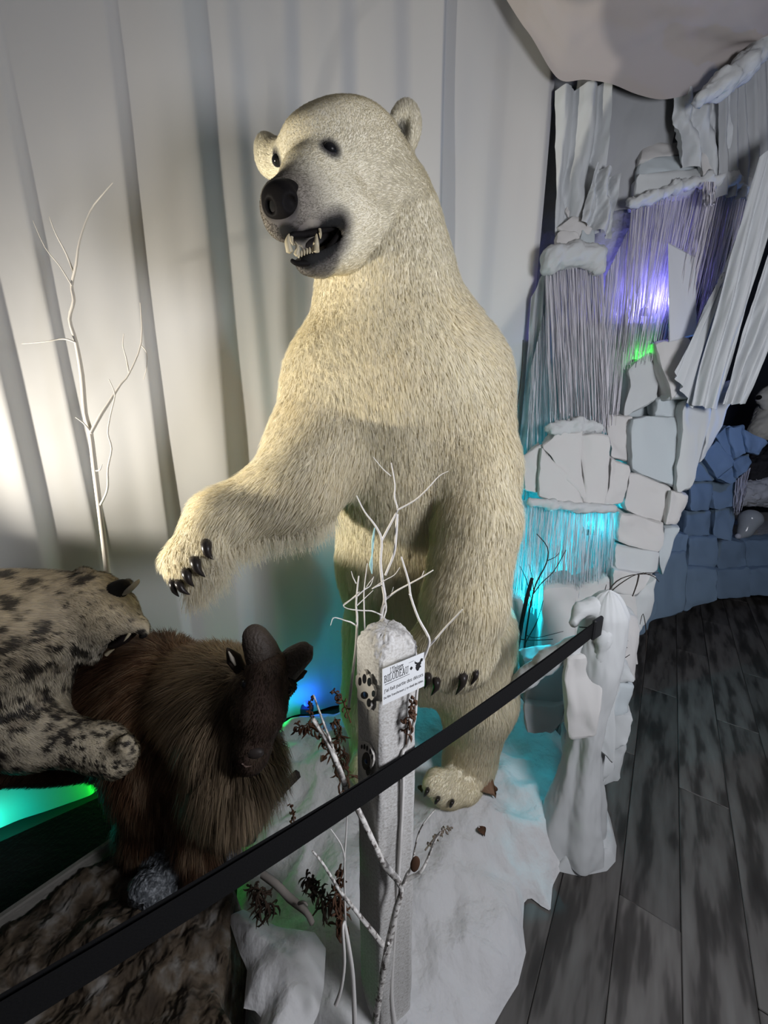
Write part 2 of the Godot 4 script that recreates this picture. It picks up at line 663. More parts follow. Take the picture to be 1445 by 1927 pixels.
func flood(at: Vector3, to: Vector3, energy: float, c: Color) -> void:
	var t := thing("unseen_floodlight", "unseen black flood lamp out of view at the left, lighting bear and curtain", "lamp", at)
	var raw := Raw.new()
	raw.tube([Vector3(at.x, 0.0, at.z), at + Vector3(0, -0.05, 0)], [0.014, 0.014], 8)
	raw.tube([Vector3(at.x, 0.0, at.z), Vector3(at.x, 0.02, at.z)], [0.12, 0.12], 16)
	put("stand", raw.mesh(), mat(Color(0.02, 0.02, 0.02), 0.5), t)
	var fw := Vector3(to.x - at.x, 0, to.z - at.z).normalized()
	var sw := Vector3(fw.z, 0, -fw.x)
	var bd := []
	for o in [0.20, 0.206]:
		for q in [[-0.27, -0.26], [0.27, -0.26], [0.27, -0.043], [-0.27, -0.043]]: bd.append(at + fw * o + sw * q[0] + Vector3(0, q[1], 0))
	put("unseen_shade_plate", hexa(bd, 0.001), mat(Color(0.015, 0.015, 0.015), 0.7), t)  # unseen plate placed to keep the lower curtain dark
	var ar := Raw.new()
	ar.tube([at + Vector3(0, -0.15, 0), at + fw * 0.20 + Vector3(0, -0.15, 0)], [0.008, 0.008], 8)
	put("arm", ar.mesh(), mat(Color(0.015, 0.015, 0.015), 0.5), t)
	var bulb := SphereMesh.new()
	bulb.radius = 0.03
	bulb.height = 0.06
	bulb.radial_segments = 12
	bulb.rings = 6
	var bm := mat(c, 0.5)
	bm.emission_enabled = true
	bm.emission = c
	bm.emission_energy_multiplier = 3.0
	var b := MeshInstance3D.new()
	b.name = "bulb"
	b.mesh = bulb
	b.material_override = bm
	t.add_child(b)
	var l := SpotLight3D.new()
	l.name = "flood_beam"
	l.light_energy = energy
	l.light_color = c
	l.light_size = 0.022
	l.spot_range = 12.0
	l.spot_attenuation = 2.0
	l.spot_angle = 52.0
	l.spot_angle_attenuation = 1.0
	l.shadow_enabled = true
	add_child(l)
	l.look_at_from_position(at, to)

func globe(at: Vector3, energy: float, c: Color) -> void:
	var t := thing("unseen_globe_lamp", "unseen round hanging lamp at the right, placed to light the bear and ice wall", "lamp", at)
	var raw := Raw.new()
	raw.tube([at + Vector3(0, 0.195, 0), Vector3(at.x, 3.3, at.z)], [0.006, 0.006], 8)
	put("cord", raw.mesh(), mat(Color(0.02, 0.02, 0.02)), t)
	var s := SphereMesh.new()
	s.radius = 0.2
	s.height = 0.4
	s.radial_segments = 24
	s.rings = 12
	var m := mat(c, 0.5)
	m.emission_enabled = true
	m.emission = c
	m.emission_energy_multiplier = 1.5
	var b := MeshInstance3D.new()
	b.name = "globe"
	b.mesh = s
	b.material_override = m
	t.add_child(b)
	var l := OmniLight3D.new()
	l.name = "unseen_globe_glow"
	l.light_energy = energy
	l.light_color = c
	l.light_size = 0.2
	l.omni_range = 14.0
	l.omni_attenuation = 2.0
	l.shadow_enabled = true
	l.position = at
	add_child(l)

func led(at: Vector3, energy: float, c: Color, label: String) -> void:
	var t := thing("led_lamp", label, "lamp", at, "coloured LED lamps")
	put("housing", boxm(at + Vector3(-0.03, -0.05, -0.02), at + Vector3(0.03, -0.02, 0.02)), mat(Color(0.015, 0.015, 0.015), 0.5), t)
	var s := SphereMesh.new()
	s.radius = 0.014
	s.height = 0.028
	s.radial_segments = 12
	s.rings = 6
	var m := mat(c, 0.5)
	m.emission_enabled = true
	m.emission = c
	m.emission_energy_multiplier = 2.0
	var b := MeshInstance3D.new()
	b.name = "lens"
	b.mesh = s
	b.material_override = m
	t.add_child(b)
	var l := OmniLight3D.new()
	l.name = "led_glow"
	l.light_energy = energy
	l.light_color = c
	l.light_size = 0.012
	l.omni_range = 10.0
	l.omni_attenuation = 2.0
	l.shadow_enabled = true
	l.position = at
	add_child(l)

func materials() -> void:
	M.cloth = mat(Color(0.52, 0.515, 0.51), 0.85)
	M.canopy = mat(Color(0.34, 0.305, 0.29), 0.9)
	M.wall = mat(Color(0.12, 0.12, 0.13), 0.9)
	M.black = mat(Color(0.012, 0.012, 0.013), 0.6)
	M.snow = bumpy(mat(Color(0.55, 0.55, 0.55), 0.95), 4.0, 0.5, 4)
	M.plush = mat(Color(0.50, 0.515, 0.515), 0.95)
	M.foam = mat(Color(0.50, 0.52, 0.52), 0.75)
	M.foam_b = mat(Color(0.46, 0.505, 0.52), 0.75)
	M.foam_c = mat(Color(0.545, 0.535, 0.52), 0.75)
	M.foam_blue = mat(Color(0.20, 0.285, 0.38), 0.75)
	M.thread = mat(Color(0.62, 0.60, 0.64), 0.22)
	M.thread.backlight_enabled = true
	M.thread.backlight = Color(0.6, 0.6, 0.6)
	M.bark = bumpy(mottled(mat(Color.WHITE, 0.75), 4.0, [[0.0, Color(0.10, 0.09, 0.08)], [0.34, Color(0.12, 0.10, 0.09)], [0.42, Color(0.70, 0.68, 0.64)], [1.0, Color(0.80, 0.78, 0.75)]], 3), 7.0, 0.15)
	M.dark_bark = bumpy(mat(Color(0.03, 0.024, 0.02), 0.85), 12.0, 0.2)
	M.dry = mat(Color(0.11, 0.05, 0.028), 0.85)
	M.rock = bumpy(mottled(mat(Color.WHITE, 0.85), 1.3, [[0.0, Color(0.016, 0.011, 0.008)], [0.42, Color(0.055, 0.040, 0.026)], [0.6, Color(0.09, 0.068, 0.046)], [0.8, Color(0.17, 0.16, 0.145)], [1.0, Color(0.28, 0.27, 0.25)]], 5, 9), 1.6, 5.0, 5, 9)
	M.skin = mat(Color.WHITE, 0.8, true)
	M.hair = mat(Color.WHITE, 0.55, true)
	M.white_hair = mat(Color.WHITE, 0.6, true)
	M.white_hair.backlight_enabled = true
	M.white_hair.backlight = Color(0.9, 0.9, 0.9)
	M.twig = mat(Color(0.70, 0.68, 0.65), 0.8)
	M.gloss_black = mat(Color(0.010, 0.010, 0.011), 0.18)
	M.nose = bumpy(mat(Color(0.009, 0.008, 0.008), 0.6), 60.0, 0.02)
	M.nose.metallic_specular = 0.15
	M.claw = mat(Color(0.022, 0.018, 0.016), 0.3)
	M.tooth = mat(Color(0.40, 0.35, 0.24), 0.4)
	M.horn = bumpy(mat(Color(0.06, 0.047, 0.038), 0.55), 18.0, 0.2)
	M.paper = mat(Color(0.72, 0.74, 0.75), 0.6)
	M.ink = mat(Color(0.02, 0.02, 0.02), 0.7)

# the curtain runs along this line in plan (x, z)
var rail := [Vector2(-3.2, 0.35), Vector2(-2.2, -0.56), Vector2(-1.2, -1.25), Vector2(-0.44, -1.67), Vector2(0.2, -1.84), Vector2(0.69, -1.94)]
var rail_pts := PackedVector2Array()
func rail_build() -> void:
	var n := rail.size()
	for i in n - 1:
		for s in 120:
			rail_pts.append((rail[i] as Vector2).cubic_interpolate(rail[i + 1], rail[maxi(i - 1, 0)], rail[mini(i + 2, n - 1)], s / 120.0))
	rail_pts.append(rail[n - 1])
func wall_d(x: float, y: float) -> float:
	# depth at which the sight line through a pixel meets the curtain's middle line
	var best := 9.0
	var at := 1.5
	for p in rail_pts:
		var q := Dz(y, p.y)
		var px := CX + FOCAL * p.x / q
		if absf(px - x) < best:
			best = absf(px - x)
			at = q
	return at

func room() -> void:
	rail_build()
	struct("floor", boxm(Vector3(-4.2, -0.12, -5.0), Vector3(5.2, -0.02, 3.2)), mat(Color(0.05, 0.045, 0.04)))
	struct("ceiling", boxm(Vector3(-4.2, 3.3, -5.0), Vector3(5.2, 3.4, 3.2)), mat(Color(0.30, 0.29, 0.29)))
	struct("wall_back", boxm(Vector3(-4.2, -0.02, -5.1), Vector3(5.2, 3.3, -5.0)), M.wall)
	struct("wall_front", boxm(Vector3(-4.2, -0.02, 3.2), Vector3(5.2, 3.3, 3.3)), M.wall)
	struct("wall_left", boxm(Vector3(-4.3, -0.02, -5.0), Vector3(-4.2, 3.3, 3.2)), M.wall)
	struct("wall_right", boxm(Vector3(5.2, -0.02, -5.0), Vector3(5.3, 3.3, 3.2)), M.wall)
	# the partition that the ice decoration is fixed to
	var c := [Vector3(0.64, -0.02, -2.02), Vector3(1.32, -0.02, -1.96), Vector3(1.32, 3.3, -1.96), Vector3(0.64, 3.3, -2.02)]
	for i in 4: c.append(c[i] + Vector3(0.02, 0, -0.1))
	struct("wall_partition", hexa(c, 0.005), bumpy(mat(Color(0.30, 0.31, 0.32), 0.9), 3.0, 0.3))

func curtains() -> void:
	# folds: place along the rail (by the pixel column they cross at eye level), height of the swell, its run-up, its fall
	var folds := [[-60, 0.03, 0.30, 0.05], [88, 0.018, 0.16, 0.03], [262, 0.030, 0.20, 0.04], [388, 0.055, 0.24, 0.085], [470, 0.012, 0.10, 0.06], [560, 0.014, 0.14, 0.07], [640, 0.02, 0.2, 0.08], [735, 0.02, 0.2, 0.08], [822, 0.05, 0.16, 0.022], [900, 0.012, 0.14, 0.08], [985, 0.02, 0.12, 0.05]]
	var n := rail_pts.size()
	var arc := PackedFloat32Array()
	arc.append(0.0)
	for i in range(1, n): arc.append(arc[i - 1] + rail_pts[i].distance_to(rail_pts[i - 1]))
	for fo in folds:
		var best := 1e9
		for i in n:
			if rail_pts[i].y > -0.35: continue
			var px := proj(Vector3(rail_pts[i].x, 1.9, rail_pts[i].y)).x
			if absf(px - fo[0]) < best:
				best = absf(px - fo[0])
				fo.append(0.0)
				fo[4] = arc[i]
	var fn := func(u: float, w: float) -> Vector3:
		var y := lerpf(3.12, 0.02, w)
		var i := mini(int(u * (n - 1)), n - 2)
		var fr := u * (n - 1) - i
		var p := rail_pts[i].lerp(rail_pts[i + 1], fr)
		var s := lerpf(arc[i], arc[i + 1], fr)
		var t := (rail_pts[i + 1] - rail_pts[i]).normalized()
		var off := 0.0
		for k in folds.size():
			var fo: Array = folds[k]
			var ds: float = s - fo[4] - 0.018 * sin(y * 1.3 + k * 1.7)
			var amp: float = fo[1] * (0.8 + 0.25 * sin(y * 0.9 + k))
			if ds < 0.0:
				off += amp * exp(-pow(-ds / fo[2], 1.4) * 1.5)
			else:
				off += amp * (1.0 - smoothstep(0.0, fo[3], ds))
		off += noise.get_noise_2d(s * 2.0, y * 0.35) * 0.015
		var nrm := Vector2(-t.y, t.x)
		if nrm.y < 0.0: nrm = -nrm
		p += nrm * off
		return Vector3(p.x, y, p.y)
	var raw := Raw.new()
	raw.grid(760, 40, fn)
	solo("curtain", raw.mesh(), M.cloth, "tall white pleated curtain hanging behind the bear and the branches", "curtain")

func ceiling_cloth() -> void:
	# a fabric canopy under the ceiling; its far hem hangs in a swag over the ice wall
	var hem := [[700, -420], [950, -5], [1000, 70], [1050, 148], [1100, 150], [1150, 158], [1200, 178], [1250, 187], [1310, 172], [1370, 142], [1420, 98], [1480, 40], [1600, -60]]
	var pts := []
	for i in hem.size(): pts.append([Pz(hem[i][0], hem[i][1], -1.84 if i > 2 else -1.80), 0.0])
	var line: Array = smooth_line(pts, 8)[0]
	var k := line.size()
	var fn := func(u: float, w: float) -> Vector3:
		var i := mini(int(u * (k - 1)), k - 2)
		var p: Vector3 = line[i].lerp(line[i + 1], u * (k - 1) - i)
		var far := Vector3(lerpf(-0.2, 2.6, u), 3.28, -1.0)
		var t := w * w * 0.6 + w * 0.4
		var q := p.lerp(far, t)
		q.y = lerpf(p.y, 3.28, pow(w, 0.8)) - 0.10 * sin(PI * w) * (0.4 + 0.6 * sin(PI * u))
		# creases that gather towards the upper right
		var cr := u * 7.0 + w * 6.0
		q.y += 0.05 * (absf(sin(cr)) * 2.0 - 1.0) * smoothstep(0.45, 0.75, u) * (1.0 - w) * minf(w * 5.0, 1.0)
		q.y += noise.get_noise_2d(u * 3.0, w * 2.0) * 0.03 * minf(w * 6.0, 1.0)
		return q
	var raw := Raw.new()
	raw.grid(120, 60, fn)
	solo("canopy", raw.mesh(), M.canopy, "pinkish white fabric canopy sagging under the ceiling at the upper right", "canopy")

func floor_boards() -> void:
	var fl := get_node("floor")
	var tones := []
	for k in 5:
		var b: float = [0.075, 0.095, 0.115, 0.085, 0.10][k]
		var m := mottled(mat(Color.WHITE, 0.55), 0.55, [[0.0, Color(b, b * 0.92, b * 0.84) * 0.28], [0.30, Color(b, b * 0.93, b * 0.86) * 0.45], [0.5, Color(b, b * 0.94, b * 0.88)], [0.75, Color(b, b * 0.96, b * 0.9) * 1.25], [1.0, Color(b, b * 0.97, b * 0.92) * 1.5]], 4, 20 + k)
		m.uv1_world_triplanar = false
		m.uv1_scale = Vector3(1.7, 3.0, 0.28)
		m.uv1_offset = Vector3(k * 0.37, 0, k * 0.61)
		tones.append(m)
	var ang := 0.628
	var along := Vector3(sin(ang), 0, -cos(ang))
	var across := Vector3(cos(ang), 0, sin(ang))
	var w := 0.16
	var l := 1.22
	for r in range(-6, 26):
		var sh := fposmod(r * 0.47, 1.0) * l
		for s in range(-1, 5):
			var c := across * (r * w) + along * (s * l + sh)
			if c.z > -0.1 or c.z < -4.6 or c.x < -0.2 or c.x > 4.6: continue
			if c.x < 0.3 and c.z < -1.7: continue
			var p := proj(c + Vector3(0, 0, 0.3))
			var o := MeshInstance3D.new()
			o.name = "plank"
			o.mesh = plank_mesh(w, l)
			o.material_override = tones[(r * 7 + s * 3 + 40) % 5]
			o.transform = Transform3D(Basis(across, Vector3.UP, -along), c + Vector3(0, -0.02 + 0.0012 * ((r * 5 + s) % 3), 0))
			fl.add_child(o, true)
var plank_cache: Mesh
func plank_mesh(w: float, l: float) -> Mesh:
	if plank_cache == null: plank_cache = boxm(Vector3(-w / 2 + 0.0008, 0, -l / 2 + 0.0008), Vector3(w / 2 - 0.0008, 0.02, l / 2 - 0.0008), 0.002)
	return plank_cache

# ---------------------------------------------------------------- snow and rock
func edge_dist(p: Vector2, poly: PackedVector2Array) -> Array:
	var best := 1e9
	var bp := p
	for i in poly.size():
		var q := Geometry2D.get_closest_point_to_segment(p, poly[i], poly[(i + 1) % poly.size()])
		var d := p.distance_to(q)
		if d < best:
			best = d
			bp = q
	return [best if Geometry2D.is_point_in_polygon(p, poly) else -best, bp]
func mound(poly: PackedVector2Array, step: float, height: Callable, base: float, skirt := 0.0) -> Raw:
	# a lumpy layer over an outline in plan; height(p, inside distance)
	var raw := Raw.new()
	var lo := poly[0]
	var hi := poly[0]
	for p in poly:
		lo = lo.min(p)
		hi = hi.max(p)
	var nx := int((hi.x - lo.x) / step) + 3
	var nz := int((hi.y - lo.y) / step) + 3
	var id := PackedInt32Array()
	id.resize(nx * nz)
	id.fill(-1)
	var ins := PackedFloat32Array()
	ins.resize(nx * nz)
	for j in nz:
		for i in nx:
			var p := lo + Vector2(i - 1, j - 1) * step
			var e := edge_dist(p, poly)
			ins[j * nx + i] = e[0]
			if e[0] < -step * 1.5: continue
			var q: Vector2 = p if e[0] > 0.0 else e[1]
			id[j * nx + i] = raw.v.size()
			raw.v.append(Vector3(q.x, base + height.call(q, maxf(e[0], 0.0)), q.y))
			raw.n.append(Vector3.ZERO)
	for j in nz - 1:
		for i in nx - 1:
			var a := j * nx + i
			var ids := [id[a], id[a + 1], id[a + nx + 1], id[a + nx]]
			if -1 in ids: continue
			if ins[a] <= 0.0 and ins[a + 1] <= 0.0 and ins[a + nx] <= 0.0 and ins[a + nx + 1] <= 0.0: continue
			raw.f.append_array([ids[0], ids[1], ids[2], ids[0], ids[2], ids[3]])
	raw.smooth_from(0)
	for i in raw.n.size():
		if raw.n[i].y < 0.0: raw.n[i] = -raw.n[i]
	return raw
func plan(px: Array, h: float) -> PackedVector2Array:
	var out := PackedVector2Array()
	for q in px:
		var g := G(q[0], q[1], h)
		out.append(Vector2(g.x, g.z))
	return out
var snow_poly: PackedVector2Array
func snow_h(p: Vector2, d: float) -> float:
	var h := 0.085 * (1.0 - exp(-d / 0.05)) + 0.03 * (1.0 - exp(-d / 0.3))
	h += noise.get_noise_2d(p.x * 1.7, p.y * 1.7) * 0.06 * minf(d / 0.08, 1.0)
	h += (1.0 - absf(noise.get_noise_2d(p.x * 3.2 + 30.0, p.y * 3.2)) * 3.0) * 0.018 * minf(d / 0.05, 1.0)
	# it rises towards the foot of the curtain and round the bear's foot
	h += 0.05 * smoothstep(-1.2, -1.7, p.y)
	return maxf(h, 0.004)
func snow_y(p: Vector3) -> float:
	var q := Vector2(p.x, p.z)
	return snow_h(q, maxf(edge_dist(q, snow_poly)[0], 0.0))

func ground_things() -> void:
	snow_poly = plan([[958, 1330], [1020, 1362], [1075, 1420], [1112, 1500], [1118, 1560], [1085, 1598], [1052, 1640], [1040, 1665], [1036, 1712], [1018, 1702], [1003, 1688], [987, 1690], [984, 1740], [990, 1790], [975, 1850], [950, 1890], [925, 1935], [880, 2040], [800, 2150], [600, 2150], [470, 1990], [440, 1850], [445, 1740]], 0.01)
	snow_poly.append_array(PackedVector2Array([Vector2(-0.42, -0.72), Vector2(-0.5, -1.0), Vector2(-0.62, -1.5), Vector2(-0.42, -1.58), Vector2(0.2, -1.74), Vector2(0.68, -1.86), Vector2(0.78, -1.55)]))
	var raw := mound(snow_poly, 0.014, snow_h, 0.0)
	var s := solo("snow_blanket", raw.mesh(), M.snow, "lumpy white batting snow spread round the bear's foot and over the floor edge", "snow")
	s.set_meta("kind", "stuff")
	# the brown rock ledge under the goat, with its pale board along the back
	var a := G(-60, 1765, 0.26)
	var b := G(228, 1568, 0.26)
	var dirl := (b - a).normalized()
	var rp := PackedVector2Array([Vector2(a.x, a.z) - Vector2(dirl.x, dirl.z) * 0.5, Vector2(b.x, b.z) + Vector2(dirl.x, dirl.z) * 0.12])
	for q in [[440, 1640], [470, 1700], [455, 1790], [440, 1880], [500, 1990], [470, 2300], [100, 2900], [-400, 2600]]:
		var g := G(q[0], q[1], 0.2)
		rp.append(Vector2(g.x, g.z))
	var rh := func(p: Vector2, d: float) -> float:
		var n := noise.get_noise_2d(p.x * 3.0 + 9.0, p.y * 3.0)
		var rid := 1.0 - absf(noise.get_noise_2d(p.x * 5.0 + p.y * 6.0, p.y * 2.0 - p.x * 2.0))
		return (0.235 + n * 0.05 + rid * 0.03 + noise.get_noise_2d(p.x * 22.0, p.y * 22.0) * 0.012) * smoothstep(-0.005, 0.035, d)
	var rr := mound(rp, 0.012, rh, 0.0)
	var t := thing("rock_ledge", "rough dark brown artificial rock ledge carrying the goat", "rock", Vector3(a.x, 0, a.z))
	put("rock_surface", rr.mesh(), M.rock, t)
	var side := Vector3(-dirl.z, 0, dirl.x)
	if side.z > 0: side = -side
	var bc := []
	for o in [Vector3(0, -0.03, 0), Vector3(0, 0.012, 0)]:
		bc += [a + o - dirl * 0.4, b + o + dirl * 0.1, b + o + dirl * 0.1 - side * 0.02, a + o - dirl * 0.4 - side * 0.02]
	put("edge_board", hexa(bc, 0.004), bumpy(mat(Color(0.20, 0.19, 0.17), 0.8), 5.0, 0.3), t)
	# the black box behind the ledge
	var k := thing("black_box", "black felt covered box in the gap behind the rock ledge", "box", Vector3(-1.0, 0, -0.95))
	var kb := G(190, 1495, 0.1)
	var ka := G(0, 1580, 0.1)
	var kd := (kb - ka).normalized()
	var q := []
	for o in [0.0, 0.1]:
		for p in [a - dirl * 0.5 + side * 0.03, b + dirl * 0.12 + side * 0.03, kb + kd * 0.03, ka - kd * 0.5]: q.append(Vector3(p.x, o, p.z))
	put("box_body", hexa(q, 0.01), bumpy(mat(Color(0.006, 0.007, 0.008), 0.95), 8.0, 0.3), k)
	# snow lying over the front of the ledge
	var fp := plan([[425, 1700], [455, 1688], [520, 1720], [590, 1730], [612, 1760], [608, 1830], [598, 1880], [560, 1960], [505, 1990], [470, 1960], [492, 1880], [455, 1872], [462, 1800], [448, 1770]], 0.28)
	var fh := func(p: Vector2, d: float) -> float:
		return 0.235 + 0.055 * (1.0 - exp(-d / 0.03)) + noise.get_noise_2d(p.x * 9.0, p.y * 9.0) * 0.018 * minf(d / 0.04, 1.0)
	var fm := solo("snow_patch", mound(fp, 0.009, fh, 0.0).mesh(), M.snow, "small patch of white fluff snow on the rock at the bottom centre", "snow")
	fm.set_meta("kind", "stuff")
	# glittery grey stones between the hooves
	var stones := [[[300, 1640], 0.075, "grey speckled stone beside the goat's front hoof"], [[405, 1590], 0.085, "bluish grey stone in front of the goat's chest, left of the snow"], [[455, 1560], 0.06, "small bluish stone lying under the goat's beard"]]
	for st in stones:
		var c := G(st[0][0], st[0][1], 0.29)
		var bl := Blob.new()
		var r: float = st[1]
		for i in 6:
			bl.ell(c + Vector3(rng.randf_range(-0.5, 0.5), rng.randf_range(-0.3, 0.2), rng.randf_range(-0.5, 0.5)) * r, Vector3(rng.randf_range(0.5, 0.8), rng.randf_range(0.35, 0.5), rng.randf_range(0.5, 0.7)) * r, Basis(Vector3.UP, rng.randf() * 3.0), 0.008)
		var sr := Raw.new()
		bl.build(0.006, sr)
		for i in sr.v.size(): sr.v[i] += sr.n[i] * noise.get_noise_3dv(sr.v[i] * 30.0) * 0.008
		solo("stone", sr.mesh(), bumpy(mottled(mat(Color.WHITE, 0.45), 5.0, [[0.3, Color(0.05, 0.055, 0.06)], [0.55, Color(0.10, 0.11, 0.12)], [0.8, Color(0.36, 0.38, 0.4)]], 4, 31), 9.0, 0.8), st[2], "stone", "stones on the ledge")

# ---------------------------------------------------------------- polar bear
func rz(r: float, y: float, z: float) -> float:      # pixels to metres at a place
	return r * Dz(y, z) / FOCAL
func zcap(b: Blob, x0: float, y0: float, z0: float, r0: float, x1: float, y1: float, z1: float, r1: float, k: float, ln: float) -> void:
	b.cap(Pz(x0, y0, z0), Pz(x1, y1, z1), rz(r0, y0, z0), rz(r1, y1, z1), k, ln)
func ray(x: float, y: float) -> Vector3:
	return P(x, y, 1.0) - Vector3(0, EYE, 0)
func on(b: Blob, x: float, y: float) -> Vector3:
	return b.hit(Vector3(0, EYE, 0), ray(x, y).normalized())
func horn_mesh(pts: Array, radii: Array, sides := 12, squash := 1.0) -> ArrayMesh:
	var raw := Raw.new()
	var l := []
	for i in pts.size(): l.append([pts[i], radii[i]])
	var s := smooth_line(l, 5)
	raw.tube(s[0], s[1], sides)
	return raw.mesh()
func ball(c: Vector3, r: Vector3, basis := Basis(), seg := 20) -> ArrayMesh:
	var raw := Raw.new()
	for j in seg / 2 + 1:
		for i in seg + 1:
			var th := PI * j / (seg / 2)
			var ph := TAU * i / seg
			var n := Vector3(sin(th) * cos(ph), cos(th), sin(th) * sin(ph))
			raw.v.append(c + basis * (n * r))
			raw.n.append((basis * (n / r)).normalized())
	for j in seg / 2:
		for i in seg:
			var p := j * (seg + 1) + i
			raw.tri(p, p + 1, p + seg + 1)
			raw.tri(p + 1, p + seg + 2, p + seg + 1)
	return raw.mesh()
func aim(z: Vector3, up := Vector3.UP) -> Basis:       # basis whose z runs along the given direction
	z = z.normalized()
	var x := up.cross(z).normalized()
	return Basis(x, z.cross(x), z)

func bear() -> void:
	var root := thing("polar_bear", "stuffed polar bear standing upright, mouth open, one arm held out", "bear", Vector3(0.22, 0.09, -1.2))
	# --- head
	var hd := Blob.new()
	var skull := Pz(664, 300, -1.19)
	zcap(hd, 720, 470, -1.27, 102, 724, 410, -1.25, 88, 0.05, 0.017)
	hd.ell(skull, Vector3(0.128, 0.100, 0.140), Basis(), 0.05, 0.010)
	zcap(hd, 716, 395, -1.22, 88, 700, 365, -1.19, 84, 0.05, 0.012)
	hd.ell(Pz(606, 280, -1.12), Vector3(0.088, 0.066, 0.085), Basis(), 0.05, 0.008)
	zcap(hd, 650, 330, -1.13, 74, 596, 352, -1.05, 60, 0.05, 0.008)
	zcap(hd, 600, 372, -1.07, 66, 535, 390, -0.95, 43, 0.04, 0.006)
	zcap(hd, 560, 415, -1.0, 36, 535, 415, -0.955, 33, 0.025, 0.005)
	zcap(hd, 640, 395, -1.05, 50, 575, 405, -0.99, 40, 0.03, 0.006)
	zcap(hd, 690, 445, -1.14, 66, 640, 420, -1.06, 40, 0.05, 0.011)
	zcap(hd, 680, 462, -1.12, 48, 600, 484, -1.01, 30, 0.02, 0.008)
	zcap(hd, 600, 486, -1.01, 30, 580, 488, -0.98, 27, 0.02, 0.007)
	# brow ridges, eye hollows
	zcap(hd, 598, 268, -1.06, 26, 640, 262, -1.07, 26, 0.05, 0.007)
	zcap(hd, 556, 282, -1.08, 22, 530, 290, -1.09, 12, 0.06, 0.007)
	# ears
	var er := Pz(762, 240, -1.19)
	var el := Pz(502, 290, -1.215)
	hd.ell(er, Vector3(0.043, 0.060, 0.026), Basis(Vector3.UP, 0.35) * Basis(Vector3.BACK, -0.25), 0.025, 0.010, Vector3.UP)
	hd.ell(el, Vector3(0.034, 0.050, 0.024), Basis(Vector3.UP, -0.6) * Basis(Vector3.BACK, 0.4), 0.02, 0.010, Vector3.UP)
	zcap(hd, 590, 300, -1.17, 52, 516, 296, -1.20, 20, 0.05, 0.010)
	hd.cut(Pz(758, 246, -1.163), Vector3(0.019, 0.038, 0.022), Basis(Vector3.UP, 0.35) * Basis(Vector3.BACK, -0.2), 0.012)
	# mouth opening between lip and jaw
	var m0 := Pz(584, 458, -0.985)
	var mdir := (Pz(645, 432, -1.04) - Pz(548, 466, -0.95)).normalized()
	hd.cut(m0, Vector3(0.036, 0.024, 0.068), aim(mdir, Vector3(0, 1, 0.2)), 0.012)
	hd.cut(Pz(622, 443, -1.02), Vector3(0.028, 0.017, 0.035), aim(mdir, Vector3(0, 1, 0.2)), 0.012)
	var raw := Raw.new()
	hd.build(0.0055, raw)
	var head_n := raw.v.size()
	# --- body
	var bd := Blob.new()
	zcap(bd, 722, 440, -1.27, 108, 728, 560, -1.27, 118, 0.08, 0.018)
	zcap(bd, 728, 560, -1.27, 116, 745, 690, -1.28, 150, 0.10, 0.026)
	zcap(bd, 690, 720, -1.25, 122, 825, 715, -1.28, 122, 0.12, 0.03)
	zcap(bd, 745, 760, -1.28, 152, 765, 900, -1.31, 130, 0.10, 0.034)
	zcap(bd, 765, 900, -1.31, 128, 772, 1060, -1.36, 124, 0.10, 0.036)
	zcap(bd, 772, 1060, -1.36, 124, 800, 1180, -1.38, 130, 0.10, 0.036)
	# hind legs and feet
	zcap(bd, 880, 1190, -1.33, 88, 898, 1310, -1.26, 68, 0.08, 0.03)
	zcap(bd, 898, 1310, -1.26, 66, 884, 1425, -1.24, 46, 0.05, 0.024)
	zcap(bd, 884, 1425, -1.24, 46, 874, 1468, -1.22, 44, 0.03, 0.02)
	zcap(bd, 882, 1474, -1.21, 38, 840, 1484, -1.12, 32, 0.03, 0.018)
	for q in [[812, 1478, 17], [830, 1492, 18], [855, 1498, 18], [880, 1497, 16]]:
		zcap(bd, q[0] + 8, q[1] - 12, -1.13, q[2] + 2, q[0], q[1], -1.09, q[2], 0.02, 0.016)
	zcap(bd, 722, 1190, -1.40, 74, 706, 1320, -1.36, 60, 0.08, 0.03)
	zcap(bd, 706, 1320, -1.36, 56, 704, 1420, -1.34, 42, 0.05, 0.024)
	zcap(bd, 704, 1420, -1.34, 42, 706, 1440, -1.26, 40, 0.03, 0.02)
	zcap(bd, 706, 1440, -1.26, 38, 690, 1446, -1.20, 32, 0.03, 0.018)
	# the arm reaching out to the left
	zcap(bd, 640, 735, -1.23, 100, 598, 850, -1.12, 86, 0.08, 0.034)
	zcap(bd, 598, 850, -1.12, 84, 556, 925, -1.02, 78, 0.06, 0.038)
	zcap(bd, 560, 920, -1.02, 74, 420, 982, -0.93, 56, 0.05, 0.036)
	zcap(bd, 420, 982, -0.93, 54, 372, 1035, -0.885, 44, 0.04, 0.03)
	for q in [[402, 1030, 22], [385, 1052, 22], [366, 1070, 21], [351, 1082, 19], [342, 1090, 16]]:
		zcap(bd, q[0] - 12, q[1] - 28, -0.88, q[2] + 6, q[0], q[1], -0.845, q[2], 0.025, 0.026)
	# the arm hanging on the right
	zcap(bd, 862, 745, -1.27, 94, 888, 880, -1.15, 84, 0.07, 0.032)
	zcap(bd, 888, 880, -1.15, 82, 896, 980, -1.06, 76, 0.03, 0.036)
	zcap(bd, 896, 980, -1.06, 75, 874, 1130, -0.98, 74, 0.025, 0.038)
	zcap(bd, 874, 1130, -0.98, 73, 852, 1215, -0.95, 68, 0.025, 0.034)
	for q in [[800, 1250, 24], [820, 1262, 26], [848, 1266, 27], [876, 1264, 25], [896, 1254, 22]]:
		zcap(bd, q[0] + 6, q[1] - 36, -0.94, q[2] + 10, q[0], q[1], -0.905, q[2], 0.03, 0.026)
	bd.build(0.0125, raw)
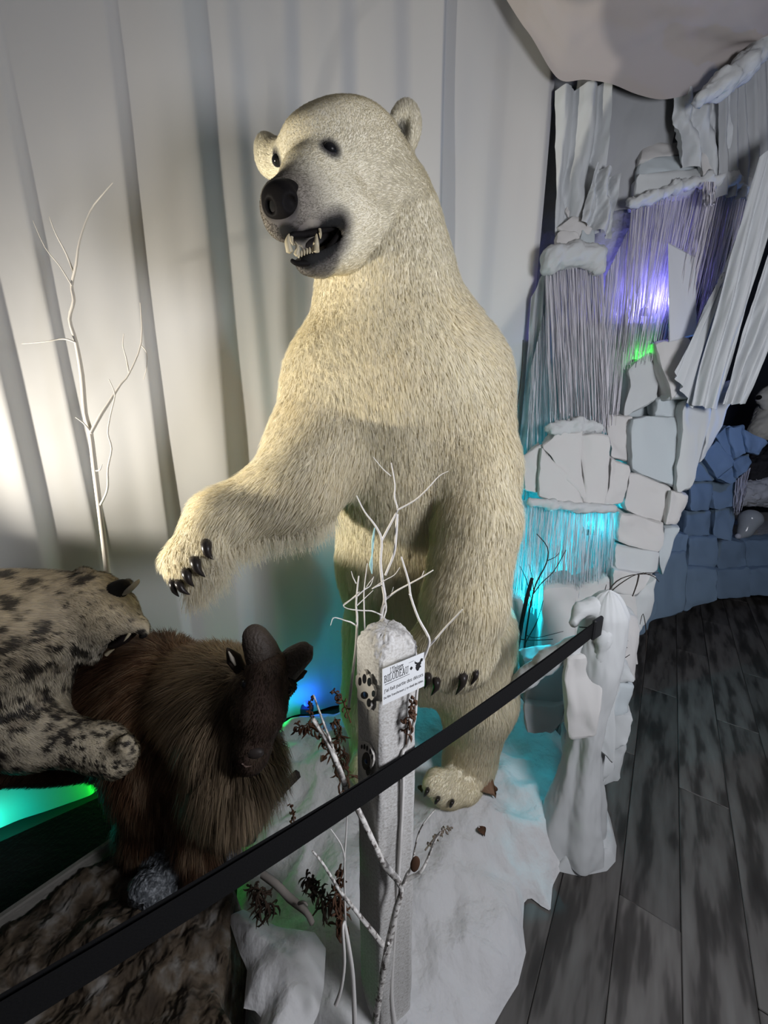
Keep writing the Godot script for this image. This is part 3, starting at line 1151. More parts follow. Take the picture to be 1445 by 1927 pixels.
	# --- colours of the hide: cream, darker skin at nose, lips and eyes
	var nose_at := Pz(528, 385, -0.925)
	var eye_r := on(hd, 622, 277)
	var eye_l := on(hd, 519, 303)
	var lipa := [on(hd, 540, 438), on(hd, 575, 440), on(hd, 610, 430), on(hd, 638, 424)]
	var lipb := [on(hd, 548, 488), on(hd, 575, 489), on(hd, 612, 470), on(hd, 640, 440)]
	var chin := [on(hd, 556, 500), on(hd, 580, 508), on(hd, 612, 498)]
	var ear_c := on(hd, 757, 250)
	var tint := func(p: Vector3) -> Color:
		var c := Color(0.86, 0.805, 0.64)
		var y := noise.get_noise_3dv(p * 4.0) * 0.5 + 0.5
		c = c.lerp(Color(0.82, 0.71, 0.47), 0.5 * y)
		if p.y > 1.75:
			c = c.lerp(Color(0.80, 0.755, 0.62), 0.75 * smoothstep(1.75, 1.95, p.y))
			var dn := p.distance_to(nose_at)
			c = c.lerp(Color(0.15, 0.13, 0.115), 0.88 * (1.0 - smoothstep(0.045, 0.155, dn)))
			c = c.lerp(Color(0.010, 0.009, 0.009), 1.0 - smoothstep(0.034, 0.046, dn))
			var dm := minf(lip_dist(p, lipa), lip_dist(p, lipb))
			c = c.lerp(Color(0.10, 0.09, 0.085), 0.9 * (1.0 - smoothstep(0.018, 0.050, dm)))
			c = c.lerp(Color(0.13, 0.12, 0.11), 0.85 * (1.0 - smoothstep(0.02, 0.065, lip_dist(p, chin))))
			c = c.lerp(Color(0.010, 0.009, 0.009), 1.0 - smoothstep(0.014, 0.024, dm))
			c = c.lerp(Color(0.010, 0.009, 0.009), 1.0 - smoothstep(0.030, 0.040, p.distance_to(m0)))
			for e in [eye_r, eye_l]:
				c = c.lerp(Color(0.045, 0.042, 0.045), 1.0 - smoothstep(0.014, 0.034, p.distance_to(e)))
			c = c.lerp(Color(0.10, 0.095, 0.08), 0.8 * (1.0 - smoothstep(0.008, 0.030, p.distance_to(ear_c))))
		return c
	raw.c.resize(raw.v.size())
	for i in raw.v.size():
		raw.c[i] = tint.call(raw.v[i])
	put("body", raw.mesh(), M.skin, root)
	# --- fur
	var both := Blob.new()
	both.q = hd.q + bd.q
	var bare := [nose_at, eye_r, eye_l]
	var look := func(p: Vector3, ln: float) -> Array:
		var c: Color = tint.call(p)
		if p.y > 1.75:
			if c.r < 0.03: return [c, 0.0]
			if p.distance_to(nose_at) < 0.13: ln = maxf(ln * 0.6, 0.0055)
			if p.distance_to(m0) < 0.05 or p.distance_to(nose_at) < 0.042: return [c, 0.0]
			for e in [eye_r, eye_l]:
				if p.distance_to(e) < 0.015: return [c, 0.0]
		if c.r > 0.5:
			c = c.lerp(Color(0.90, 0.85, 0.70), 0.35 * clampf(noise.get_noise_3dv(p * 14.0) + 0.5, 0.0, 1.0))
		return [c, ln]
	var head_raw := Raw.new()
	var body_raw := Raw.new()
	head_raw.v = raw.v
	head_raw.n = raw.n
	body_raw.v = raw.v
	body_raw.n = raw.n
	for k in range(0, raw.f.size(), 3):
		if raw.f[k] < head_n: head_raw.f.append_array(raw.f.slice(k, k + 3))
		else: body_raw.f.append_array(raw.f.slice(k, k + 3))
	fur("fur", root, body_raw, bd, 320000, 0.0015, 1.38, M.white_hair, look, 0.55, 0.28)
	fur("head_fur", root, head_raw, both, 120000, 0.0010, 1.36, M.white_hair, look, 0.1, 0.3)
	# long fringe hanging under the outstretched arm and paw
	fringe(root, bd, [[[640, 985], [560, 1012], [480, 1028], [440, 1035]], [[420, 1030], [400, 1075], [372, 1100], [345, 1112]]], tint)
	# --- nose, eyes, teeth, claws
	var nb := Blob.new()
	var nd := (Pz(505, 385, -0.88) - Pz(590, 365, -1.05)).normalized()
	var nbs := aim(nd)
	nb.ell(Pz(526, 376, -0.915), Vector3(0.040, 0.030, 0.026), nbs, 0.012)
	nb.ell(Pz(523, 392, -0.915), Vector3(0.030, 0.020, 0.021), nbs, 0.012)
	nb.ell(Pz(531, 358, -0.930), Vector3(0.036, 0.018, 0.028), nbs, 0.012)
	nb.cut(Pz(505, 388, -0.895), Vector3(0.010, 0.013, 0.02), nbs, 0.008)
	nb.cut(Pz(547, 384, -0.892), Vector3(0.011, 0.014, 0.02), nbs, 0.008)
	nb.cut(Pz(524, 402, -0.885), Vector3(0.003, 0.02, 0.012), nbs, 0.004)
	var nr := Raw.new()
	nb.build(0.003, nr)
	put("nose", nr.mesh(), M.nose, root)
	for e in [[eye_r, 622, 277], [eye_l, 519, 303]]:
		var n := hd.normal(e[0])
		put("eye", ball(e[0] - n * 0.004, Vector3(0.0155, 0.012, 0.013), aim(n)), M.gloss_black, root)
	put("mouth_lining", ball(Pz(606, 456, -1.06), Vector3(0.030, 0.026, 0.062), aim(mdir)), mat(Color(0.012, 0.010, 0.010), 0.5), root)
	# lips: black rolls along both edges of the mouth
	for l in [[[541, 452, -0.935], [552, 442, -0.937], [575, 441, -0.96], [605, 434, -0.99], [638, 425, -1.03]], [[548, 490, -0.945], [562, 496, -0.948], [590, 492, -0.965], [615, 472, -0.99], [640, 436, -1.03]]]:
		var pts := []
		var i := 0
		for q in l:
			pts.append([Pz(q[0], q[1], q[2]), [0.004, 0.006, 0.007, 0.007, 0.004][i]])
			i += 1
		var s := smooth_line(pts, 5)
		var lr := Raw.new()
		lr.tube(s[0], s[1], 10)
		put("lip", lr.mesh(), M.nose, root)
	for q in [[[545, 474, -0.925], [541, 455, -0.920], [544, 440, -0.925], 7.0], [[594, 472, -0.950], [595, 458, -0.942], [596, 440, -0.945], 7.5], [[557, 480, -0.925], [560, 466, -0.925], [555, 455, -0.93], 5.0], [[601, 432, -0.975], [603, 441, -0.972], [603, 449, -0.972], 3.6], [[548, 446, -0.93], [549, 454, -0.93], [552, 462, -0.932], 4.0]]:
		put("tooth", horn_mesh([Pz(q[0][0], q[0][1], q[0][2]), Pz(q[1][0], q[1][1], q[1][2]), Pz(q[2][0], q[2][1], q[2][2])], [rz(q[3], 460, -0.94), rz(q[3] * 0.75, 460, -0.94), 0.0008], 10), M.tooth, root)
	for k in 6:
		var t := k / 5.0
		put("tooth", ball(Pz(lerpf(562, 588, t), 480 - 4.0 * sin(t * 2.0) - t * 6.0, lerpf(-0.928, -0.948, t)), Vector3(0.0027, 0.0065, 0.0030), Basis(), 10), M.tooth, root)
	var cl := [
		[[387, 1020], [391, 1042], [402, 1053], 10.0], [[366, 1051], [372, 1072], [386, 1086], 10.0], [[349, 1073], [355, 1092], [365, 1104], 9.0], [[334, 1094], [343, 1110], [357, 1119], 8.0], [[324, 1092], [328, 1112], [337, 1123], 7.0]]
	for q in cl: claw(root, bd, q, 0.85)
	for q in [[[822, 1277], [820, 1295], [811, 1309], 8.0], [[872, 1268], [869, 1288], [857, 1308], 9.0], [[806, 1268], [804, 1284], [798, 1296], 7.0], [[896, 1262], [894, 1276], [885, 1290], 6.0]]: claw(root, bd, q, 1.0)
	for q in [[[806, 1484], [800, 1495], [797, 1500], 4.0], [[826, 1500], [820, 1510], [818, 1514], 4.0], [[852, 1506], [848, 1516], [846, 1520], 4.0]]: claw(root, bd, q, 1.1)
func lip_dist(p: Vector3, l: Array) -> float:
	var d := 9.0
	for i in l.size() - 1:
		d = minf(d, p.distance_to(Geometry3D.get_closest_point_to_segment(p, l[i], l[i + 1])))
	return d
func claw(root: Node3D, b: Blob, q: Array, near: float) -> void:
	var p0 := on(b, q[0][0], q[0][1])
	var d := -p0.z
	var n := b.normal(p0)
	var z0 := p0.z
	if z0 < -1.6: z0 = -near
	var r := rz(q[3], q[0][1], z0)
	var p1 := Pz(q[1][0], q[1][1], z0 + 0.016)
	var p2 := Pz(q[2][0], q[2][1], z0 + 0.008)
	put("claw", horn_mesh([Pz(q[0][0], q[0][1], z0 - 0.012), Pz(q[0][0], q[0][1], z0 + 0.010).lerp(p1, 0.35), p1, p2], [r, r, r * 0.72, 0.0006], 10), M.claw, root)
func fringe(root: Node3D, b: Blob, lines: Array, tint: Callable) -> void:
	# hanging locks
	var raw := Raw.new()
	var r := RandomNumberGenerator.new()
	r.seed = 91
	for li in lines.size():
		var l: Array = lines[li]
		var k := l.size() - 1
		for s in 1800:
			var t := r.randf() * k
			var i := mini(int(t), k - 1)
			var x := lerpf(l[i][0], l[i + 1][0], t - i)
			var y := lerpf(l[i][1], l[i + 1][1], t - i)
			var p := on(b, x + r.randf_range(-8, 8), y - r.randf_range(2, 26))
			if p.z < -1.45 or p.z > -0.6: continue
			var ln := r.randf_range(0.035, 0.075) * (1.0 if li == 0 else 1.25)
			var c: Color = tint.call(p).lerp(Color(0.78, 0.74, 0.64), r.randf() * 0.6)
			var dir := Vector3(r.randf_range(-0.25, 0.35), -1.0, r.randf_range(-0.1, 0.3)).normalized()
			var bend := Vector3(r.randf_range(-0.3, 0.3), 0, r.randf_range(-0.2, 0.2))
			var q := p - Vector3(0, 0, r.randf_range(0.0, 0.06))
			var sd := raw.v.size()
			for j in 5:
				var w := 0.00095 * (1.0 - j / 5.0)
				for sg in [-1.0, 1.0]:
					raw.v.append(q + Vector3(w * sg, 0, 0))
					raw.n.append(Vector3(sg * 0.4, 0.5, 0.8).normalized())
					raw.c.append(c)
				q += (dir + bend * (j / 4.0)) * ln / 4.0
			for j in 4:
				var a := sd + j * 2
				raw.f.append_array([a, a + 1, a + 2, a + 1, a + 3, a + 2])
	var o := put("long_fur", raw.mesh(), M.white_hair, root)
	o.set_meta("kind", "stuff")

# ---------------------------------------------------------------- long-haired goat
func tahr() -> void:
	var root := thing("goat", "dark long-haired goat with short horns and pale shaggy beard under the spotted cat", "goat", Vector3(-0.62, 0.29, -0.88))
	var dark := Color(0.040, 0.021, 0.013)
	var mid := Color(0.15, 0.076, 0.040)
	var tan := Color(0.34, 0.25, 0.16)
	var face := Color(0.060, 0.040, 0.030)
	var b := Blob.new()
	zcap(b, 503, 1262, -0.775, 40, 492, 1335, -0.745, 43, 0.03, 0.007)
	zcap(b, 492, 1335, -0.745, 40, 476, 1410, -0.72, 30, 0.03, 0.006)
	zcap(b, 476, 1405, -0.72, 30, 474, 1428, -0.715, 27, 0.02, 0.005)
	zcap(b, 470, 1425, -0.735, 24, 462, 1440, -0.73, 17, 0.02, 0.006)
	zcap(b, 460, 1285, -0.78, 16, 545, 1290, -0.80, 14, 0.03, 0.006)
	b.dye(face)
	zcap(b, 470, 1300, -0.83, 52, 400, 1310, -0.92, 70, 0.05, 0.08)
	zcap(b, 435, 1350, -0.85, 66, 445, 1450, -0.81, 58, 0.05, 0.11)
	zcap(b, 445, 1450, -0.81, 54, 440, 1510, -0.80, 34, 0.05, 0.10)
	b.dye(tan)
	zcap(b, 400, 1310, -0.93, 68, 310, 1305, -1.0, 78, 0.06, 0.06)
	zcap(b, 310, 1330, -0.99, 84, 300, 1440, -0.92, 66, 0.06, 0.085)
	zcap(b, 300, 1440, -0.92, 60, 280, 1545, -0.88, 38, 0.04, 0.075)
	zcap(b, 380, 1420, -0.88, 52, 375, 1560, -0.83, 36, 0.04, 0.07)
	b.dye(mid)
	zcap(b, 280, 1265, -1.02, 56, 200, 1290, -1.02, 74, 0.06, 0.06)
	zcap(b, 300, 1360, -0.99, 84, 120, 1375, -0.95, 70, 0.08, 0.03)
	zcap(b, 120, 1375, -0.95, 70, -40, 1400, -0.84, 62, 0.08, 0.02)
	zcap(b, -40, 1400, -0.84, 62, -150, 1440, -0.74, 88, 0.08, 0.03)
	zcap(b, 280, 1545, -0.88, 36, 268, 1620, -0.86, 27, 0.03, 0.045)
	zcap(b, 375, 1560, -0.83, 34, 388, 1670, -0.775, 24, 0.03, 0.045)
	zcap(b, -120, 1470, -0.72, 60, -110, 1640, -0.66, 34, 0.05, 0.04)
	zcap(b, -110, 1640, -0.66, 30, -120, 1760, -0.62, 22, 0.03, 0.02)
	b.dye(dark)
	var raw := Raw.new()
	b.build(0.009, raw)
	raw.c.resize(raw.v.size())
	for i in raw.v.size(): raw.c[i] = b.flow_at(raw.v[i])[2]
	put("body", raw.mesh(), M.skin, root)
	var fc := {}
	var look := func(p: Vector3, ln: float) -> Array:
		var k := Vector3i(p * 120.0)
		if not fc.has(k): fc[k] = b.flow_at(p)[2]
		var c: Color = fc[k]
		var s := noise.get_noise_3d(p.x * 40.0, p.y * 6.0, p.z * 40.0)
		c = c * (1.0 + s * 0.9)
		if c.r > 0.1: c = c.lerp(Color(0.38, 0.30, 0.20), clampf(s * 0.8, 0.0, 0.4))
		return [c, ln]
	fur("fur", root, raw, b, 80000, 0.0018, 1.32, M.hair, look, 1.1, 0.5)
	# horns: thick, flat, swept up and back
	put("horn", horn_mesh([Pz(500, 1248, -0.785), Pz(490, 1222, -0.79), Pz(478, 1198, -0.80), Pz(470, 1190, -0.81)], [rz(34, 1240, -0.78), rz(31, 1220, -0.79), rz(25, 1198, -0.8), rz(15, 1190, -0.81)], 16), M.horn, root)
	put("horn", horn_mesh([Pz(538, 1258, -0.80), Pz(556, 1240, -0.81), Pz(576, 1225, -0.82), Pz(584, 1220, -0.825)], [rz(28, 1250, -0.8), rz(26, 1240, -0.81), rz(20, 1225, -0.82), rz(12, 1220, -0.825)], 16), M.horn, root)
	# ears
	for e in [[[455, 1265], [440, 1240], [427, 1219], -0.80, 14.0], [[553, 1280], [566, 1268], [578, 1263], -0.815, 9.0]]:
		var z: float = e[3]
		var l := [[Pz(e[0][0], e[0][1], z), rz(e[4] * 0.7, 1250, z)], [Pz(e[1][0], e[1][1], z), rz(e[4], 1250, z)], [Pz(e[2][0], e[2][1], z), 0.001]]
		var s := smooth_line(l, 5)
		var er := Raw.new()
		er.tube(s[0], s[1], 12)
		var ear := put("ear", er.mesh(), mat(Color(0.05, 0.036, 0.028), 0.8), root)
		if e[4] > 10.0:
			var ir := Raw.new()
			var s2 := smooth_line([[Pz(443, 1252, z + 0.016), 0.002], [Pz(437, 1240, z + 0.017), 0.005], [Pz(430, 1226, z + 0.014), 0.0015]], 4)
			ir.tube(s2[0], s2[1], 8)
			put("ear_tuft", ir.mesh(), mat(Color(0.40, 0.36, 0.30), 0.9), ear)
	for e in [[458, 1287], [546, 1300]]:
		var p := on(b, e[0], e[1])
		var n := b.normal(p)
		put("eye", ball(p - n * 0.003, Vector3(0.011, 0.009, 0.008), aim(n)), M.gloss_black, root)
	# muzzle: nostrils and the mouth line
	put("nose", ball(on(b, 478, 1420) - Vector3(0, 0, 0.006), Vector3(0.020, 0.013, 0.012), Basis()), mat(Color(0.035, 0.028, 0.025), 0.5), root)
	var ml := Raw.new()
	ml.tube([on(b, 455, 1437) , on(b, 463, 1443), on(b, 474, 1441)], [0.0015, 0.002, 0.0012], 6)
	put("mouth", ml.mesh(), mat(Color(0.16, 0.11, 0.09), 0.7), root)
	# hooves
	for h in [[268, 1632, -0.86, 30], [392, 1688, -0.765, 27], [-120, 1765, -0.62, 26]]:
		var c := Pz(h[0], h[1], h[2])
		var r := rz(h[3], h[1], h[2])
		var hr := Raw.new()
		hr.tube([c + Vector3(0, 0.02, 0), c + Vector3(0.004, -0.012, 0.008), c + Vector3(0.006, -0.035, 0.014)], [r * 0.8, r, r * 1.08], 14)
		put("hoof", hr.mesh(), mat(Color(0.014, 0.012, 0.011), 0.5), root)

# ---------------------------------------------------------------- spotted cat
func leopard() -> void:
	var root := thing("snow_leopard", "spotted grey snow leopard leaping onto the goat's back and biting it", "snow leopard", Vector3(-0.85, 0.75, -0.85))
	var b := Blob.new()
	var beige := Color(0.36, 0.30, 0.21)
	var pale := Color(0.50, 0.46, 0.38)
	zcap(b, -150, 1190, -0.72, 84, -40, 1180, -0.84, 88, 0.08, 0.02)
	zcap(b, -40, 1180, -0.84, 88, 75, 1165, -0.93, 78, 0.08, 0.02)
	zcap(b, 70, 1160, -0.93, 74, 160, 1135, -0.96, 54, 0.06, 0.02)
	b.dye(beige)
	zcap(b, 178, 1128, -0.96, 44, 205, 1150, -0.95, 44, 0.04, 0.016)
	zcap(b, 210, 1155, -0.95, 38, 258, 1176, -0.94, 17, 0.03, 0.010)
	b.dye(Color(0.46, 0.38, 0.25))
	zcap(b, 190, 1180, -0.94, 36, 172, 1205, -0.93, 30, 0.03, 0.015)
	zcap(b, 168, 1210, -0.93, 25, 176, 1234, -0.92, 13, 0.02, 0.010)
	zcap(b, 250, 1180, -0.94, 15, 268, 1188, -0.935, 11, 0.02, 0.008)
	b.dye(pale)
	zcap(b, 40, 1220, -0.88, 74, 30, 1330, -0.84, 70, 0.08, 0.02)
	zcap(b, 80, 1230, -0.9, 36, 72, 1320, -0.86, 30, 0.06, 0.02)
	zcap(b, -30, 1350, -0.80, 72, 60, 1385, -0.79, 48, 0.05, 0.018)
	zcap(b, 60, 1385, -0.79, 46, 190, 1405, -0.785, 36, 0.05, 0.016)
	b.dye(Color(0.42, 0.37, 0.28))
	zcap(b, 190, 1408, -0.785, 36, 222, 1424, -0.765, 34, 0.03, 0.014)
	for q in [[236, 1398], [244, 1416], [236, 1434], [216, 1446]]:
		zcap(b, 215, 1416, -0.76, 18, q[0], q[1], -0.75, 15, 0.012, 0.010)
	b.dye(Color(0.48, 0.42, 0.31))
	var ear0 := Pz(226, 1108, -0.965)
	b.ell(ear0, Vector3(0.040, 0.017, 0.022), Basis(Vector3.BACK, 0.62), 0.012, 0.007, Vector3(0.7, 0.6, 0))
	b.ell(Pz(157, 1078, -0.99), Vector3(0.022, 0.017, 0.014), Basis(), 0.012, 0.008, Vector3.UP)
	b.dye(Color(0.05, 0.045, 0.04))
	b.cut(Pz(226, 1214, -0.925), Vector3(0.066, 0.022, 0.05), Basis(Vector3.BACK, 0.55), 0.015)
	var raw := Raw.new()
	b.build(0.0075, raw)
	var mouth := Pz(222, 1212, -0.93)
	cells.cellular_return_type = FastNoiseLite.RETURN_DISTANCE
	cells.cellular_distance_function = FastNoiseLite.DISTANCE_EUCLIDEAN
	cells.cellular_jitter = 0.85
	var paw := Pz(222, 1424, -0.765)
	var headc := Pz(205, 1150, -0.95)
	var pig := func(p: Vector3, base: Color) -> Color:
		var wob := Vector3(noise.get_noise_3dv(p * 14.0), noise.get_noise_3dv(p * 14.0 + Vector3(9, 0, 0)), noise.get_noise_3dv(p * 14.0 + Vector3(0, 9, 0))) * 0.012
		var q := p + wob
		var c := base * (1.0 + 0.35 * noise.get_noise_3dv(p * 30.0))
		var ink := Color(0.028, 0.024, 0.020)
		var dp := p.distance_to(paw)
		var dh := p.distance_to(headc)
		if dp < 0.11:
			var d := cells.get_noise_3dv(q * 62.0) + 1.0
			return c.lerp(ink, 1.0 - smoothstep(0.40, 0.50, d))
		if dh < 0.10:
			var d := cells.get_noise_3dv(q * 46.0 + Vector3(5, 5, 5)) + 1.0
			if base.r < 0.1: return base * 0.5
			return c.lerp(ink, 0.8 * (1.0 - smoothstep(0.30, 0.42, d)))
		var s := Vector3(17.0, 26.0, 17.0) if p.y > 0.98 else Vector3(20.0, 20.0, 20.0)
		var d2 := cells.get_noise_3dv(q * s) + 1.0
		if p.y > 0.98:
			return c.lerp(ink, 0.95 * (1.0 - smoothstep(0.42, 0.54, d2)))
		# rosettes: broken dark rings with a greyer middle
		var gap := smoothstep(-0.25, 0.05, noise.get_noise_3dv(p * 26.0 + Vector3(3, 1, 2)))
		c = c.lerp(Color(0.19, 0.155, 0.11), 0.7 * (1.0 - smoothstep(0.35, 0.5, d2)))
		return c.lerp(ink, gap * smoothstep(0.26, 0.34, d2) * (1.0 - smoothstep(0.50, 0.60, d2)))
	raw.c.resize(raw.v.size())
	for i in raw.v.size():
		var c: Color = b.flow_at(raw.v[i])[2]
		c = pig.call(raw.v[i], c)
		if raw.v[i].distance_to(mouth) < 0.052 and raw.n[i].dot(raw.v[i] - mouth) < 0.0: c = Color(0.012, 0.010, 0.010)
		raw.c[i] = c
	put("body", raw.mesh(), M.skin, root)
	var fc := {}
	var look := func(p: Vector3, ln: float) -> Array:
		var k := Vector3i(p * 120.0)
		if not fc.has(k): fc[k] = b.flow_at(p)[2]
		if p.distance_to(mouth) < 0.034: return [Color.BLACK, 0.0]
		return [pig.call(p, fc[k]), ln]
	fur("fur", root, raw, b, 60000, 0.0014, 1.25, M.hair, look, 0.15, 0.3)
	# mouth, teeth, nose
	put("mouth_lining", ball(mouth + Vector3(-0.004, 0.0, -0.03), Vector3(0.050, 0.016, 0.030), Basis(Vector3.BACK, 0.55)), mat(Color(0.012, 0.009, 0.009), 0.5), root)
	put("nose", ball(Pz(269, 1196, -0.93), Vector3(0.010, 0.007, 0.010)), M.nose, root)
	put("tooth", horn_mesh([Pz(244, 1192, -0.915), Pz(239, 1199, -0.912), Pz(233, 1207, -0.912)], [0.0042, 0.0035, 0.0006], 8), M.tooth, root)
	put("tooth", horn_mesh([Pz(200, 1232, -0.90), Pz(207, 1226, -0.90), Pz(215, 1222, -0.90)], [0.0052, 0.0046, 0.0008], 8), M.tooth, root)
	# pale rim of the ear and whisker tuft over the brow
	var er := Raw.new()
	var s := smooth_line([[Pz(222, 1122, -0.945), 0.004], [Pz(243, 1110, -0.945), 0.008], [Pz(258, 1096, -0.955), 0.006], [Pz(262, 1090, -0.96), 0.001]], 5)
	er.tube(s[0], s[1], 8)
	put("ear", ball(ear0 + Vector3(-0.004, -0.002, 0.014), Vector3(0.050, 0.026, 0.020), Basis(Vector3.BACK, 0.62)), mat(Color(0.012, 0.011, 0.010), 0.9), root)
	put("ear_rim", er.mesh(), mat(Color(0.46, 0.43, 0.36), 0.9), root)

# ---------------------------------------------------------------- ice decoration: foam blocks, plush snow, hanging threads
func threads(raw: Raw, n: int, a: Array, b: Array, d0: float, d1: float, width: float, wave: float, ragged := 0.0) -> void:
	# n fine threads from the line a (x0, y0, x1, y1) down to the line b
	for k in n:
		var t := (k + rng.randf()) / n
		var t2 := clampf(t + rng.randf_range(-0.06, 0.06), 0.0, 1.0)
		var e := rng.randf_range(-ragged, ragged * 0.3)
		var dd := rng.randf_range(-0.03, 0.03)
		var p0 := P(lerpf(a[0], a[2], t), lerpf(a[1], a[3], t), d0 + dd)
		var p1 := P(lerpf(b[0], b[2], t2), lerpf(b[1], b[3], t2) + e, d1 + dd)
		var ph := rng.randf() * 9.0
		var w := width * rng.randf_range(0.6, 1.5)
		var tw := rng.randf_range(-1.2, 1.2)
		var s := raw.v.size()
		for j in 7:
			var u := j / 6.0
			var p := p0.lerp(p1, u) + Vector3(sin(ph + u * 7.0), 0, cos(ph * 1.3 + u * 6.0)) * wave * sin(PI * u)
			var x := Vector3(cos(tw + u * 1.5), 0, sin(tw + u * 1.5))
			raw.v.append(p - x * w)
			raw.v.append(p + x * w)
			var nn := x.cross(Vector3.UP)
			if nn.z < 0.0: nn = -nn
			raw.n.append((nn - x * 0.6).normalized())
			raw.n.append((nn + x * 0.6).normalized())
		for j in 6:
			var q := s + j * 2
			raw.f.append_array([q, q + 1, q + 2, q + 1, q + 3, q + 2])
func puff(pts: Array, d: float, k := 0.02, rough := 0.012, cell := 0.009) -> ArrayMesh:
	# fluffy plush: [x, y, radius in pixels] strung together
	var b := Blob.new()
	for i in pts.size() - 1:
		var d0: float = pts[i][3] if pts[i].size() > 3 else d
		var d1: float = pts[i + 1][3] if pts[i + 1].size() > 3 else d
		b.cap(P(pts[i][0], pts[i][1], d0), P(pts[i + 1][0], pts[i + 1][1], d1), pts[i][2] * d0 / FOCAL, pts[i + 1][2] * d1 / FOCAL, k)
	var r := Raw.new()
	b.build(cell, r)
	for i in r.v.size():
		var p := r.v[i]
		r.v[i] = p + r.n[i] * (noise.get_noise_3dv(p * 22.0) * rough + noise.get_noise_3dv(p * 70.0) * rough * 0.35)
	for i in r.n.size(): r.n[i] = Vector3.ZERO
	r.smooth_from(0)
	return r.mesh()
func crumple(quad: Array, d: Array, amp: float, along: float, across: float, sd: float, nu := 26, nv := 50) -> ArrayMesh:
	# a hanging sheet of fabric between four pixel corners (top left, top right, bottom right, bottom left)
	var c := []
	for i in 4: c.append(Pz(quad[i][0], quad[i][1], -(d[i] if d.size() == 4 else d[0])))
	var nrm := ((c[1] - c[0]) as Vector3).cross(c[3] - c[0]).normalized()
	if nrm.z < 0.0: nrm = -nrm
	var fn := func(u: float, w: float) -> Vector3:
		var p: Vector3 = (c[0] as Vector3).lerp(c[1], u).lerp((c[3] as Vector3).lerp(c[2], u), w)
		var sway := noise.get_noise_2d(w * along * 0.35 + sd, sd * 2.0) * 2.2
		var f := 1.2 * absf(sin(u * across * 2.4 + sway + sd)) - 0.6
		f += 0.7 * noise.get_noise_2d(u * across * 0.9 + sd, w * along * 0.3 + u) + 0.25 * absf(noise.get_noise_2d(u * across * 2.0 + w * along, w * along * 0.8 + sd))
		var edge := noise.get_noise_2d(w * 3.0 + sd, u * 40.0) * 0.02
		return p + nrm * f * amp + (c[1] - c[0]) * edge
	var raw := Raw.new()
	raw.grid(nu, nv, fn)
	return raw.mesh()

